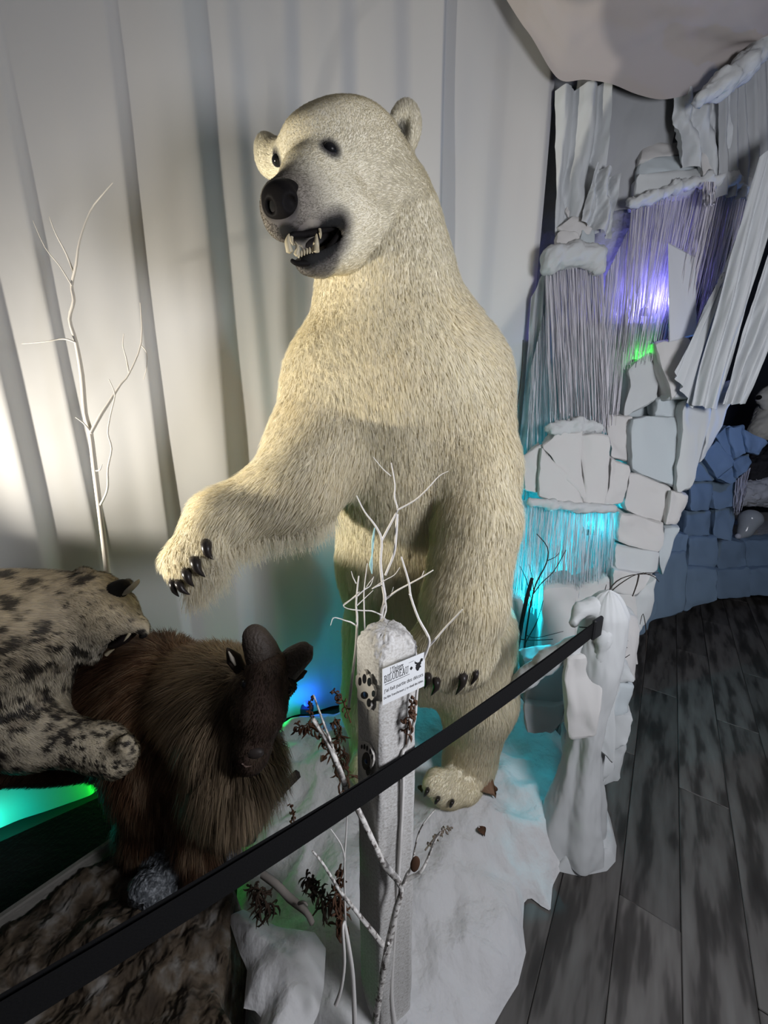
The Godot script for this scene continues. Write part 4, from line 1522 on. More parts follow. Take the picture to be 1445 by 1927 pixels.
func ice_wall() -> void:
	var foams := [M.foam, M.foam_b, M.foam_c]
	# slim column nearest the bear: foam peak, plush ring, threads, foam cluster, threads
	var a := thing("ice_column", "slim ice column with plush ring, silver threads and foam cluster, right behind the bear", "ice column", P(1085, 1180, 1.70) * Vector3(1, 0, 1))
	for q in [[[[1050, 428], [1085, 405], [1112, 430], [1100, 470]], 1.63, 0.06], [[[1062, 395], [1088, 372], [1118, 415], [1085, 432]], 1.66, 0.06], [[[1046, 440], [1092, 432], [1090, 472], [1050, 474]], 1.61, 0.05], [[[1092, 432], [1122, 424], [1118, 472], [1090, 474]], 1.62, 0.05]]:
		put("ice_block", slab(q[0], [q[1]], q[2], 0.006, 0.016), foams[rng.randi() % 3], a)
	put("plush_ring", puff([[1034, 502, 15], [1040, 486, 20], [1078, 480, 21], [1118, 484, 19], [1124, 505, 14]], 1.62, 0.02, 0.010), M.plush, a)
	var tr := Raw.new()
	threads(tr, 300, [1024, 498, 1134, 500], [1036, 800, 1146, 815], 1.66, 1.64, 0.0011, 0.004, 30)
	threads(tr, 70, [1000, 690, 1030, 560], [985, 960, 1030, 860], 1.72, 1.72, 0.0011, 0.006, 30)
	put("threads", tr.mesh(), M.thread, a).set_meta("kind", "stuff")
	for q in [[[[1022, 838], [1048, 815], [1092, 812], [1100, 950]], 1.60, 0.10], [[[1090, 815], [1150, 824], [1142, 948], [1100, 952]], 1.60, 0.10], [[[1148, 862], [1186, 880], [1178, 946], [1140, 950]], 1.63, 0.10], [[[984, 860], [1022, 838], [1030, 935], [988, 922]], 1.64, 0.08], [[[1020, 838], [1040, 940], [1100, 950], [1060, 900]], 1.62, 0.05]]:
		put("ice_block", slab(q[0], [q[1]], q[2], 0.016, 0.020), foams[rng.randi() % 3], a)
	put("ice_block", slab([[1018, 842], [1060, 880], [1100, 950], [1014, 938]], [1.60], 0.09, 0.014), M.foam_c, a)
	put("plush_top", puff([[1040, 808, 13], [1080, 800, 15], [1120, 806, 12]], 1.63, 0.02, 0.014), M.plush, a)
	put("plush_hem", puff([[1000, 944, 8], [1040, 950, 9], [1090, 955, 9], [1150, 957, 9]], 1.61, 0.02, 0.012), M.plush, a)
	var tl := Raw.new()
	threads(tl, 330, [975, 940, 1160, 958], [962, 1130, 1150, 1190], 1.66, 1.62, 0.0011, 0.005, 60)
	put("threads", tl.mesh(), M.thread, a).set_meta("kind", "stuff")
	for q in [[[[955, 1130], [986, 1136], [982, 1260], [955, 1270]], 1.60, 0.12], [[[1022, 1108], [1084, 1104], [1082, 1250], [1020, 1258]], 1.58, 0.16], [[[1082, 1112], [1150, 1090], [1150, 1250], [1082, 1250]], 1.60, 0.15]]:
		put("ice_block", slab(q[0], [q[1]], q[2], 0.01, 0.012), foams[rng.randi() % 3], a)
	# tall column at the right: layered foam cap with plush hem, lit threads, a glowing pale pane, foam steps
	var b := thing("ice_column", "tall ice column with layered foam cap, violet lit threads and a pale pane", "ice column", P(1270, 1100, 1.75) * Vector3(1, 0, 1))
	for q in [[[[1212, 268], [1304, 262], [1316, 288], [1206, 302]], 1.60, 0.09], [[[1204, 300], [1316, 286], [1322, 318], [1200, 332]], 1.59, 0.10], [[[1200, 330], [1324, 314], [1318, 345], [1196, 378]], 1.58, 0.10], [[[1322, 278], [1350, 280], [1344, 345], [1322, 345]], 1.56, 0.05]]:
		put("ice_block", slab(q[0], [q[1]], q[2], 0.010, 0.016), foams[rng.randi() % 3], b)
	put("plush_hem", puff([[1190, 380, 10], [1225, 372, 9], [1270, 352, 9], [1330, 340, 11], [1372, 345, 15], [1425, 360, 15]], 1.58, 0.02, 0.016), M.plush, b)
	var tb := Raw.new()
	threads(tb, 300, [1188, 378, 1340, 345], [1168, 690, 1262, 660], 1.64, 1.68, 0.0011, 0.005, 40)
	threads(tb, 240, [1320, 345, 1425, 375], [1262, 660, 1335, 760], 1.62, 1.66, 0.0011, 0.006, 40)
	threads(tb, 160, [1140, 520, 1200, 395], [1110, 880, 1165, 780], 1.70, 1.70, 0.0011, 0.006, 40)
	threads(tb, 60, [1325, 342, 1345, 342], [1320, 385, 1345, 388], 1.56, 1.56, 0.002, 0.003, 6)
	put("threads", tb.mesh(), M.thread, b).set_meta("kind", "stuff")
	put("pane", slab([[1258, 462], [1308, 488], [1310, 626], [1262, 638]], [1.61], 0.012, 0.003, 0.0), mat(Color(0.60, 0.62, 0.66), 0.35), b)
	# the wall of foam blocks
	var w := thing("ice_wall", "stepped wall of pale foam ice blocks leaning out beside the dark passage", "ice wall", P(1230, 1150, 1.75) * Vector3(1, 0, 1))
	var bl := [
		[[[1236, 645], [1290, 632], [1326, 660], [1262, 752]], 1.60, 0.16], [[[1262, 750], [1300, 660], [1332, 650], [1312, 748]], 1.60, 0.16], [[[1186, 690], [1236, 655], [1240, 752], [1178, 782]], 1.68, 0.14],
		[[[1236, 752], [1300, 745], [1290, 788], [1236, 782]], 1.66, 0.12], [[[1188, 786], [1284, 786], [1274, 922], [1190, 884]], 1.64, 0.16], [[[1286, 762], [1346, 746], [1308, 915], [1280, 926]], 1.60, 0.16],
		[[[1345, 745], [1400, 715], [1330, 850], [1316, 870]], 1.62, 0.10], [[[1140, 780], [1188, 784], [1188, 872], [1152, 858]], 1.68, 0.12], [[[1186, 890], [1266, 916], [1254, 982], [1180, 962]], 1.63, 0.15],
		[[[1266, 922], [1300, 932], [1278, 988], [1254, 990]], 1.61, 0.12], [[[1168, 966], [1252, 986], [1240, 1040], [1166, 1022]], 1.62, 0.14], [[[1160, 1026], [1240, 1042], [1234, 1082], [1158, 1072]], 1.60, 0.15],
		[[[1240, 1040], [1252, 990], [1276, 990], [1250, 1085]], 1.64, 0.10], [[[1156, 1076], [1236, 1084], [1196, 1122], [1152, 1114]], 1.58, 0.14], [[[1196, 1124], [1236, 1086], [1226, 1160], [1200, 1200]], 1.58, 0.12],
		[[[1150, 1116], [1196, 1124], [1204, 1250], [1150, 1230]], 1.58, 0.12]]
	for q in bl: put("ice_block", slab(q[0], [q[1]], q[2], 0.014, 0.018), foams[rng.randi() % 3], w)
	# backing of the steps down to the floor, so that they stand on something
	put("backing", hexa([Vector3(0.86, 0, -1.72), Vector3(1.20, 0, -1.74), Vector3(1.26, 1.9, -1.86), Vector3(0.88, 1.9, -1.86), Vector3(0.84, 0, -1.93), Vector3(1.22, 0, -1.93), Vector3(1.30, 1.9, -1.94), Vector3(0.86, 1.9, -1.94)], 0.01), M.foam_b, w)
	# low front pillar by the end of the belt
	var f := thing("ice_pillar", "low broken ice pillar of foam plates standing at the end of the black belt", "ice pillar", P(1130, 1450, 1.5) * Vector3(1, 0, 1))
	var fl := [
		[[[1066, 1240], [1136, 1236], [1122, 1390], [1072, 1390]], 1.22, 0.03], [[[984, 1246], [1064, 1242], [1060, 1330], [986, 1330]], 1.42, 0.10], [[[990, 1330], [1062, 1328], [1044, 1386], [992, 1376]], 1.42, 0.08],
		[[[1140, 1226], [1180, 1252], [1194, 1282], [1150, 1284]], 1.38, 0.09], [[[1130, 1284], [1166, 1268], [1152, 1440], [1118, 1402]], 1.28, 0.07], [[[1164, 1280], [1192, 1288], [1184, 1342], [1152, 1350]], 1.38, 0.08],
		[[[1150, 1344], [1188, 1342], [1182, 1402], [1150, 1412]], 1.40, 0.08], [[[1118, 1400], [1152, 1310], [1154, 1440], [1128, 1486]], 1.34, 0.07], [[[1150, 1412], [1180, 1402], [1166, 1470], [1138, 1484]], 1.41, 0.08],
		[[[1060, 1380], [1122, 1384], [1126, 1480], [1070, 1470]], 1.40, 0.06], [[[1172, 1155], [1202, 1165], [1196, 1284], [1176, 1255]], 1.42, 0.08]]
	for q in fl: put("ice_block", slab(q[0], [q[1]], q[2], 0.010, 0.016), foams[rng.randi() % 3], f)
	# crumpled white fabric hanging over the upper wall
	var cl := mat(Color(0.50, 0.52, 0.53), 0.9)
	var cl2 := mat(Color(0.36, 0.37, 0.38), 0.9)  # darker grey copy of the fabric colour
	var strips := [
		[[[1045, 170], [1150, 150], [1128, 440], [1040, 470]], [1.90], 0.030, 3.0, 3.0, "crumpled white fabric hanging above the slim ice column, beside the curtain", cl],
		[[[1120, 310], [1165, 330], [1150, 450], [1090, 420]], [1.86], 0.035, 2.5, 2.5, "pointed fold of white fabric between the two ice columns", cl],
		[[[1140, 165], [1285, 185], [1240, 390], [1120, 400]], [1.93], 0.012, 1.5, 2.0, "darker grey fabric at the back of the recess under the canopy", cl2],
		[[[1265, 180], [1370, 150], [1365, 350], [1275, 300]], [1.86], 0.035, 2.0, 3.5, "gathered white fabric hanging over the layered foam cap", cl],
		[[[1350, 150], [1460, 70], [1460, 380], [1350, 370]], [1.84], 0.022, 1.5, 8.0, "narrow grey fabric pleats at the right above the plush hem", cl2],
		[[[1425, 300], [1500, 240], [1350, 772], [1300, 762]], [1.66, 1.64, 1.58, 1.60], 0.020, 2.0, 3.0, "long slanting white fabric strip hanging at the right edge, inner one", cl],
		[[[1440, 470], [1540, 420], [1400, 760], [1356, 762]], [1.62, 1.60, 1.56, 1.56], 0.022, 2.0, 4.0, "long slanting white fabric strip hanging at the right edge, outer one", cl],
		[[[1396, 440], [1430, 330], [1300, 768], [1264, 700]], [1.72, 1.70, 1.62, 1.64], 0.015, 2.0, 4.0, "thin slanting white fabric strip right of the pale pane", cl],
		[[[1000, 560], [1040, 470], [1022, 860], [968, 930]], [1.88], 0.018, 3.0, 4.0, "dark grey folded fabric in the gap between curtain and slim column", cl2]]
	var k := 0
	for s in strips:
		k += 1
		solo("hanging_fabric", crumple(s[0], s[1], s[2], s[3], s[4], k * 3.7), s[6], s[5], "fabric", "fabric strips over the ice wall")
	solo("plush_swag", puff([[1318, 186, 12], [1360, 158, 18], [1400, 128, 20], [1450, 70, 20]], 1.42, 0.03, 0.016, 0.012), M.plush, "fluffy white plush swag under the canopy hem at the upper right", "plush")

func far_wall() -> void:
	struct("wall_far", hexa([Vector3(1.35, 0, -2.62), Vector3(2.4, 0, -3.02), Vector3(2.4, 0.52, -3.02), Vector3(1.35, 1.3, -2.62), Vector3(1.30, 0, -2.85), Vector3(2.3, 0, -3.3), Vector3(2.3, 0.52, -3.3), Vector3(1.3, 1.3, -2.85)], 0.01), M.foam_blue)
	struct("wall_niche", boxm(Vector3(1.2, 0.0, -4.3), Vector3(5.0, 3.3, -4.2)), mat(Color(0.03, 0.035, 0.045), 0.9))
	var w := thing("blue_ice_wall", "far low wall of bluish foam ice blocks along the dark passage, with a display ledge", "ice wall", G(1300, 1150, 0.0))
	var bl := [
		[[1350, 1020], [1402, 1018], [1404, 1070], [1350, 1072], 3.02], [[1402, 1018], [1480, 1016], [1484, 1068], [1404, 1070], 3.04], [[1350, 1072], [1412, 1070], [1412, 1122], [1350, 1128], 3.0], [[1412, 1070], [1500, 1068], [1500, 1120], [1412, 1122], 3.02],
		[[1290, 964], [1336, 962], [1336, 1008], [1290, 1010], 2.72], [[1294, 1012], [1350, 1010], [1348, 1070], [1296, 1070], 2.74], [[1236, 1050], [1294, 1040], [1290, 1150], [1222, 1172], 2.52], [[1290, 1070], [1350, 1072], [1350, 1128], [1290, 1152], 2.70],
		[[1334, 904], [1388, 905], [1384, 956], [1344, 956], 2.72], [[1344, 956], [1384, 956], [1378, 1016], [1344, 1014], 2.78], [[1300, 900], [1344, 905], [1336, 964], [1300, 962], 2.66], [[1256, 1000], [1294, 1010], [1290, 1040], [1238, 1056], 2.56],
		[[1290, 880], [1335, 850], [1345, 905], [1296, 905], 2.6], [[1196, 1140], [1240, 1130], [1224, 1186], [1192, 1200], 2.5], [[1500, 1016], [1600, 1014], [1600, 1068], [1500, 1068], 3.06], [[1500, 1068], [1600, 1066], [1600, 1118], [1500, 1120], 3.06]]
	for q in bl: put("ice_block", slab([q[0], q[1], q[2], q[3]], [q[4]], 0.16, 0.02, 0.02), M.foam_blue, w)
	for q in [[[1345, 822], [1372, 800], [1400, 812], [1380, 868], 2.55], [[1372, 808], [1402, 800], [1412, 850], [1384, 866], 2.52], [[1398, 806], [1446, 832], [1430, 856], [1408, 850], 2.50], [[1326, 862], [1350, 826], [1384, 870], [1350, 900], 2.55], [[1380, 868], [1412, 856], [1420, 870], [1390, 900], 2.56], [[1350, 900], [1382, 872], [1392, 900], [1376, 912], 2.58]]:
		put("ice_block", slab([q[0], q[1], q[2], q[3]], [q[4]], 0.10, 0.015, 0.02), M.foam_blue, w)
	var tr := Raw.new()
	threads(tr, 60, [1384, 905, 1412, 880], [1380, 965, 1396, 960], 2.68, 2.70, 0.0018, 0.006, 20)
	put("threads", tr.mesh(), M.thread, w).set_meta("kind", "stuff")
	# ledge top with snow, a glass ornament, a dark stone and a white cub
	var lt := G(1420, 1010, 0.53)
	var ledge := solo("snow_ledge", boxm(Vector3(1.75, 0.44, -3.9), Vector3(4.2, 0.53, -3.02), 0.02), M.snow, "snow covered ledge in the niche at the far right", "snow")
	ledge.set_meta("kind", "structure")
	solo("snow_bank", puff([[1395, 930, 22], [1440, 925, 26], [1500, 930, 26]], 3.25, 0.04, 0.03, 0.02), M.snow, "small snow bank behind the glass ornament in the far niche", "snow")
	var o := thing("glass_ornament", "pale pear shaped glass ornament on the far ledge", "ornament", P(1402, 1012, 3.12))
	var gm := mat(Color(0.40, 0.42, 0.42), 0.15)
	put("globe", puff([[1412, 978, 19], [1402, 1000, 11], [1392, 1010, 5]], 3.12, 0.02, 0.0, 0.012), gm, o)
	put("bead", ball(P(1389, 1009, 3.08), Vector3.ONE * 0.022), mat(Color(0.6, 0.6, 0.62), 0.2), o)
	solo("dark_stone", puff([[1420, 890, 22], [1445, 880, 34], [1480, 885, 34]], 3.3, 0.03, 0.05, 0.02), mat(Color(0.03, 0.028, 0.028), 0.8), "dark rough stone in the far niche above the snow bank", "stone")
	var c := thing("white_cub", "small cream white stuffed animal at the right edge, half cut off by it", "stuffed animal", P(1450, 840, 3.1))
	put("body", puff([[1436, 808, 22], [1460, 780, 30], [1490, 790, 36]], 3.1, 0.03, 0.01, 0.014), mat(Color(0.62, 0.57, 0.44), 0.9), c)
	put("head", puff([[1440, 748, 14], [1452, 744, 19], [1446, 762, 12]], 3.06, 0.02, 0.006, 0.01), mat(Color(0.66, 0.62, 0.50), 0.9), c)
	put("nose", ball(P(1428, 748, 3.04), Vector3.ONE * 0.018), M.nose, c)

# ---------------------------------------------------------------- post, plaques, sign
func on_plane(x: float, y: float, p: Vector3, n: Vector3) -> Vector3:
	var o := Vector3(0, EYE, 0)
	var r := ray(x, y)
	return o + r * ((p - o).dot(n) / r.dot(n))
func plate(pts: Array, n: Vector3, thick: float) -> ArrayMesh:
	# a flat board with the given outline, its back on the plane
	var raw := Raw.new()
	var x := ((pts[1] - pts[0]) as Vector3).normalized()
	var y := n.cross(x)
	var p2 := PackedVector2Array()
	for p in pts: p2.append(Vector2((p - pts[0]).dot(x), (p - pts[0]).dot(y)))
	var tri := Geometry2D.triangulate_polygon(p2)
	for k in range(0, tri.size(), 3):
		raw.flat_n([pts[tri[k]] + n * thick, pts[tri[k + 1]] + n * thick, pts[tri[k + 2]] + n * thick], n)
		raw.flat_n([pts[tri[k]], pts[tri[k + 1]], pts[tri[k + 2]]], -n)
	var mid := Vector3.ZERO
	for p in pts: mid += p / pts.size()
	for i in pts.size():
		var a: Vector3 = pts[i]
		var b: Vector3 = pts[(i + 1) % pts.size()]
		var g := (b - a).cross(n).normalized()
		if g.dot(a - mid) < 0.0: g = -g
		raw.flat_n([a, b, b + n * thick, a + n * thick], g)
	return raw.mesh()
var post_c := Vector3(0.004, 0.0, -0.645)
var face_r := Vector3(sin(0.57), 0, cos(0.57))
var face_l := Vector3(-cos(0.57), 0, sin(0.57))
func post_and_sign() -> void:
	var t := thing("post", "square post wrapped in white plush, with paw plaques and a paper sign", "post", post_c)
	var half := 0.0445
	var fn := func(u: float, w: float) -> Vector3:
		var y := 0.0
		var k := 1.0
		if w < 0.86:
			y = w / 0.86 * 1.085
		else:
			var s := (w - 0.86) / 0.14
			y = 1.085 + 0.035 * sin(s * PI / 2.0)
			k = pow(maxf(cos(s * PI / 2.0), 0.0), 0.62)
		var th := u * TAU
		var e := 0.22 if w < 0.86 else lerpf(0.22, 0.75, (w - 0.86) / 0.14)
		var x := signf(cos(th)) * pow(absf(cos(th)), e) * half
		var z := signf(sin(th)) * pow(absf(sin(th)), e) * half
		var p := Vector3(x * k, y, z * k)
		p = Basis(Vector3.UP, 0.57) * p
		p *= Vector3(1.0 + 0.10 * (1.0 - y), 1.0, 1.0 + 0.10 * (1.0 - y))
		var nz := noise.get_noise_3d(x * 30.0, y * 5.0, z * 30.0) * 0.0035 * (1.0 if w < 0.98 else 0.3)
		if w > 0.84: nz += noise.get_noise_3d(p.x * 70.0, y * 70.0, p.z * 70.0) * 0.0035 * (1.0 if w < 0.97 else 0.0)
		return post_c + p + Vector3(p.x, 0.0, p.z).normalized() * nz + Vector3(0, nz if w > 0.86 else 0.0, 0)
	var raw := Raw.new()
	raw.grid(96, 150, fn)
	put("post_cover", raw.mesh(), bumpy(mottled(mat(Color.WHITE, 0.95), 2.2, [[0.25, Color(0.40, 0.385, 0.36)], [0.5, Color(0.55, 0.54, 0.52)], [0.75, Color(0.60, 0.60, 0.585)]], 4, 41), 20.0, 0.05, 4), t)
	# paw plaques on the left face
	var pl := post_c + face_l * (half + 0.0025) + Vector3(0, 1.0, 0)
	var wood := mat(Color(0.52, 0.50, 0.46), 0.6)
	var dark := mat(Color(0.012, 0.012, 0.014), 0.35)
	var gem := mat(Color(0.02, 0.05, 0.11), 0.08)
	var outlines := [
		[[673, 1270], [677, 1267], [680, 1270], [684, 1261], [688, 1259], [692, 1263], [693, 1270], [697, 1267], [700, 1272], [701, 1285], [706, 1290], [709, 1300], [708, 1309], [704, 1316], [699, 1317], [702, 1327], [699, 1335], [694, 1332], [688, 1320], [679, 1316], [675, 1309], [676, 1297], [672, 1284]],
		[[677, 1402], [680, 1395], [685, 1394], [690, 1396], [696, 1399], [701, 1407], [705, 1418], [706, 1430], [703, 1441], [698, 1448], [697, 1460], [693, 1466], [688, 1462], [683, 1450], [680, 1432], [679, 1414]]]
	var pads := [
		[[677.5, 1282, 2.6, 8], [686, 1277, 3.2, 9], [695, 1283, 3.2, 8], [703, 1305, 2.8, 6], [686, 1308, 6.5, 7], [694.5, 1322, 3.5, 8]],
		[[681, 1405, 1.3, 4], [686, 1405, 1.6, 5], [691, 1408, 1.5, 5], [697, 1414, 1.5, 5], [701, 1424, 1.6, 5], [689, 1432, 7.5, 17], [693, 1450, 4.0, 9]]]
	var gems := [[687, 1307, 5.0], [689, 1433, 5.0]]
	var said := ["upper paw plaque on the white post, slim four toed track with blue stone", "lower paw plaque on the white post, broad bear track with blue stone"]
	for i in 2:
		var pts := []
		for q in outlines[i]: pts.append(on_plane(q[0], q[1], pl, face_l))
		var o := thing("paw_plaque", said[i], "plaque", pts[0], "paw plaques on the post")
		put("board", plate(pts, face_l, 0.004), wood, o)
		for q in pads[i]:
			var ring := []
			for k in 14:
				ring.append(on_plane(q[0] + cos(TAU * k / 14.0) * q[2], q[1] + sin(TAU * k / 14.0) * q[3], pl + face_l * 0.004, face_l))
			put("pad", plate(ring, face_l, 0.0012), dark, o)
		var g: Array = gems[i]
		put("gem", ball(on_plane(g[0], g[1], pl + face_l * 0.005, face_l), Vector3(0.0050, 0.0050, 0.0032), aim(face_l), 16), gem, o)
	# paper sign across the right face
	var pr := post_c + face_r * (half + 0.016) + Vector3(0, 1.0, 0)
	var tl := on_plane(719, 1259, pr, face_r)
	var top_r := on_plane(799, 1237, pr, face_r)
	var bot_l := on_plane(719, 1327, pr, face_r)
	var ax := Vector3(face_r.z, 0, -face_r.x)
	var wd := (top_r - tl).dot(ax)
	var ht := tl.y - bot_l.y
	var s := thing("sign", "small white paper sign with a moose head emblem on the white post", "sign", tl)
	put("sheet", plate([tl, tl + ax * wd, tl + ax * wd - Vector3(0, ht, 0), tl - Vector3(0, ht, 0)], face_r, 0.0012), M.paper, s)
	var o0 := tl + face_r * 0.0014
	var place := func(u: float, v: float) -> Vector3: return o0 + ax * wd * u - Vector3(0, ht * v, 0)
	text("BILODEAU", "Droid Serif", 0.20 * ht, place.call(0.035, 0.395), 0.56 * wd, ax, face_r, s)
	text("L'Univers", "Droid Serif", 0.17 * ht, place.call(0.17, 0.20), 0.30 * wd, ax, face_r, s, true)
	text("J'ai fait partie des décors", "Droid Sans", 0.13 * ht, place.call(0.03, 0.70), 0.93 * wd, ax, face_r, s)
	text("Du film Transformers | Le réveil des bêtes", "Droid Sans", 0.085 * ht, place.call(0.03, 0.865), 0.93 * wd, ax, face_r, s)
	put("rule", plate([place.call(0.05, 0.445), place.call(0.62, 0.435), place.call(0.62, 0.446), place.call(0.05, 0.458)], face_r, 0.0002), M.ink, s)
	put("rule", plate([place.call(0.60, 0.115), place.call(0.72, 0.11), place.call(0.72, 0.118), place.call(0.60, 0.122)], face_r, 0.0002), M.ink, s)
	var leaf := [[0, -1], [0.25, -0.55], [0.55, -0.7], [0.48, -0.2], [0.95, -0.25], [0.75, 0.05], [0.9, 0.2], [0.4, 0.4], [0.45, 0.62], [0.06, 0.5], [0.06, 0.95], [-0.06, 0.95], [-0.06, 0.5], [-0.45, 0.62], [-0.4, 0.4], [-0.9, 0.2], [-0.75, 0.05], [-0.95, -0.25], [-0.48, -0.2], [-0.55, -0.7], [-0.25, -0.55]]
	emblem(leaf, 0.665, 0.30, 0.036, 0.055, place, s, "maple_leaf")
	var moose := [[-0.2, -0.35], [-0.35, -0.6], [-0.75, -0.75], [-0.95, -1.05], [-0.98, -0.7], [-0.85, -0.45], [-0.5, -0.3], [-0.28, -0.15], [-0.75, -0.2], [-0.6, 0.05], [-0.72, 0.25], [-0.65, 0.55], [-0.4, 0.75], [-0.3, 1.0], [-0.1, 0.88], [0.05, 1.02], [0.15, 0.78], [0.35, 0.6], [0.75, 0.55], [0.6, 0.3], [0.45, 0.15], [0.4, -0.05], [0.75, -0.15], [0.3, -0.2], [0.65, -0.35], [1.05, -0.45], [1.15, -0.85], [0.95, -0.7], [0.85, -1.0], [0.7, -0.75], [0.6, -1.0], [0.5, -0.6], [0.2, -0.4], [0.1, -0.55], [0, -0.38], [-0.1, -0.55]]
	emblem(moose, 0.835, 0.29, 0.095, 0.155, place, s, "moose_emblem")
func emblem(pts: Array, u: float, v: float, su: float, sv: float, place: Callable, s: Node3D, called: String) -> void:
	var out := []
	for q in pts: out.append(place.call(u + q[0] * su, v + q[1] * sv))
	put(called, plate(out, face_r, 0.0002), M.ink, s)
func text(t: String, font: String, size: float, at: Vector3, fit: float, ax: Vector3, n: Vector3, parent: Node3D, slanted := false) -> void:
	var tm := TextMesh.new()
	var f := SystemFont.new()
	f.font_names = PackedStringArray([font])
	f.font_italic = slanted
	tm.font = f
	tm.text = t
	tm.font_size = 64
	tm.pixel_size = 0.001
	tm.depth = 0.004
	tm.horizontal_alignment = HORIZONTAL_ALIGNMENT_LEFT
	tm.vertical_alignment = VERTICAL_ALIGNMENT_BOTTOM
	var bb := tm.get_aabb()
	var k := fit / maxf(bb.size.x, 0.001)
	var o := MeshInstance3D.new()
	o.name = "lettering"
	o.mesh = tm
	o.material_override = M.ink
	o.transform = Transform3D(Basis(ax * k, Vector3.UP * size / maxf(bb.size.y, 0.001), n * 0.08), Vector3.ZERO)
	o.position = at - parent.position - o.transform.basis * Vector3(bb.position.x, bb.position.y, 0)
	parent.add_child(o, true)

# ---------------------------------------------------------------- belt barrier
func barrier() -> void:
	var a := Vector3(-0.52, 0.872, -0.20)
	var b := Vector3(0.632, 0.885, -1.032)
	var t := thing("barrier_belt", "black webbing barrier belt stretched across the front of the display", "belt", a)
	var n := (b - a).cross(Vector3.UP).normalized()
	if n.z < 0: n = -n
	var raw := Raw.new()
	var k := 40
	for side in [1.0, -1.0]:
		var fn := func(u: float, w: float) -> Vector3:
			var p := a.lerp(b, u if side > 0 else 1.0 - u)
			p.y += -0.030 * sin(PI * u) + (0.025 - 0.05 * w)
			return p + n * (0.001 * side) + n * 0.004 * sin(u * 5.0)
		raw.grid(k, 3, fn)
	put("webbing", raw.mesh(), bumpy(mat(Color(0.0045, 0.0045, 0.005), 0.8), 40.0, 0.03), t)
	var dir := (b - a).normalized()
	var cb := []
	for o in [-0.006, 0.006]:
		cb += [b + n * o + Vector3(0, -0.033, 0) - dir * 0.02, b + n * o + Vector3(0, -0.033, 0) + dir * 0.03, b + n * o + Vector3(0, 0.033, 0) + dir * 0.03, b + n * o + Vector3(0, 0.033, 0) - dir * 0.02]
	put("end_clip", hexa(cb, 0.004), M.black, t)
	# the end post hidden under a white plush cover
	var s := thing("barrier_post", "barrier end post draped with white plush cloth reaching down to the floor", "post", Vector3(0.70, 0, -1.08))
	# one soft cloth, falling in folds from the rounded top to the floor
	var ax := Vector3(0.70, 0, -1.105)
	var fn := func(u: float, w: float) -> Vector3:
		var th := u * TAU
		var y := 0.955 * pow(1.0 - w, 1.15) + 0.02
		var r := 0.064 * sqrt(clampf(w / 0.07, 0.0, 1.0)) + 0.012 * smoothstep(0.0, 0.25, w) - 0.018 * smoothstep(0.22, 0.45, w) + 0.055 * smoothstep(0.55, 1.0, w)
		var fold := sin(th * 4.0 + 0.6 + w * 1.6 + 2.0 * noise.get_noise_2d(w * 1.2, 4.0)) * 0.6 + sin(th * 7.0 + w * 2.0) * 0.4
		r += fold * (0.004 + 0.016 * w * w) * smoothstep(0.10, 0.3, w)
		r += noise.get_noise_3d(cos(th) * 1.2, w * 5.0, sin(th) * 1.2) * 0.008
		return ax + Vector3(cos(th) * r - 0.030 * w * w, y, sin(th) * r * 0.9 + 0.045 * w * w)
	var cr := Raw.new()
	cr.grid(110, 90, fn)
	put("plush_cover", cr.mesh(), M.plush, s)
	put("plush_fold", puff([[1080, 1172, 9, 1.20], [1092, 1148, 12, 1.21], [1116, 1138, 14, 1.21], [1136, 1160, 16, 1.20], [1134, 1200, 14, 1.19], [1128, 1236, 11, 1.20]], 1.2, 0.02, 0.005), M.plush, s)
	put("plush_fold", puff([[1100, 1200, 10, 1.23], [1072, 1222, 16, 1.26], [1030, 1244, 18, 1.30], [990, 1276, 16, 1.34], [958, 1302, 14, 1.37]], 1.25, 0.03, 0.006), M.plush, s)
	var base := plan([[1062, 1500], [1128, 1490], [1148, 1540], [1160, 1592], [1158, 1622], [1142, 1640], [1092, 1650], [1046, 1640], [1052, 1590], [1062, 1560]], 0.0)
	var bh := func(p: Vector2, d: float) -> float:
		return 0.045 * (1.0 - exp(-d / 0.02)) + 0.02 * (1.0 - exp(-d / 0.1)) + 0.012 * sin(d * 110.0 + noise.get_noise_2d(p.x * 4.0, p.y * 4.0) * 4.0) * minf(d / 0.03, 1.0)
	put("plush_hem", mound(base, 0.009, bh, 0.002).mesh(), M.plush, s)
	var pole := Raw.new()
	pole.tube([Vector3(0.70, 0.0, -1.105), Vector3(0.70, 0.9, -1.105)], [0.022, 0.022], 12)
	put("pole", pole.mesh(), M.black, s)

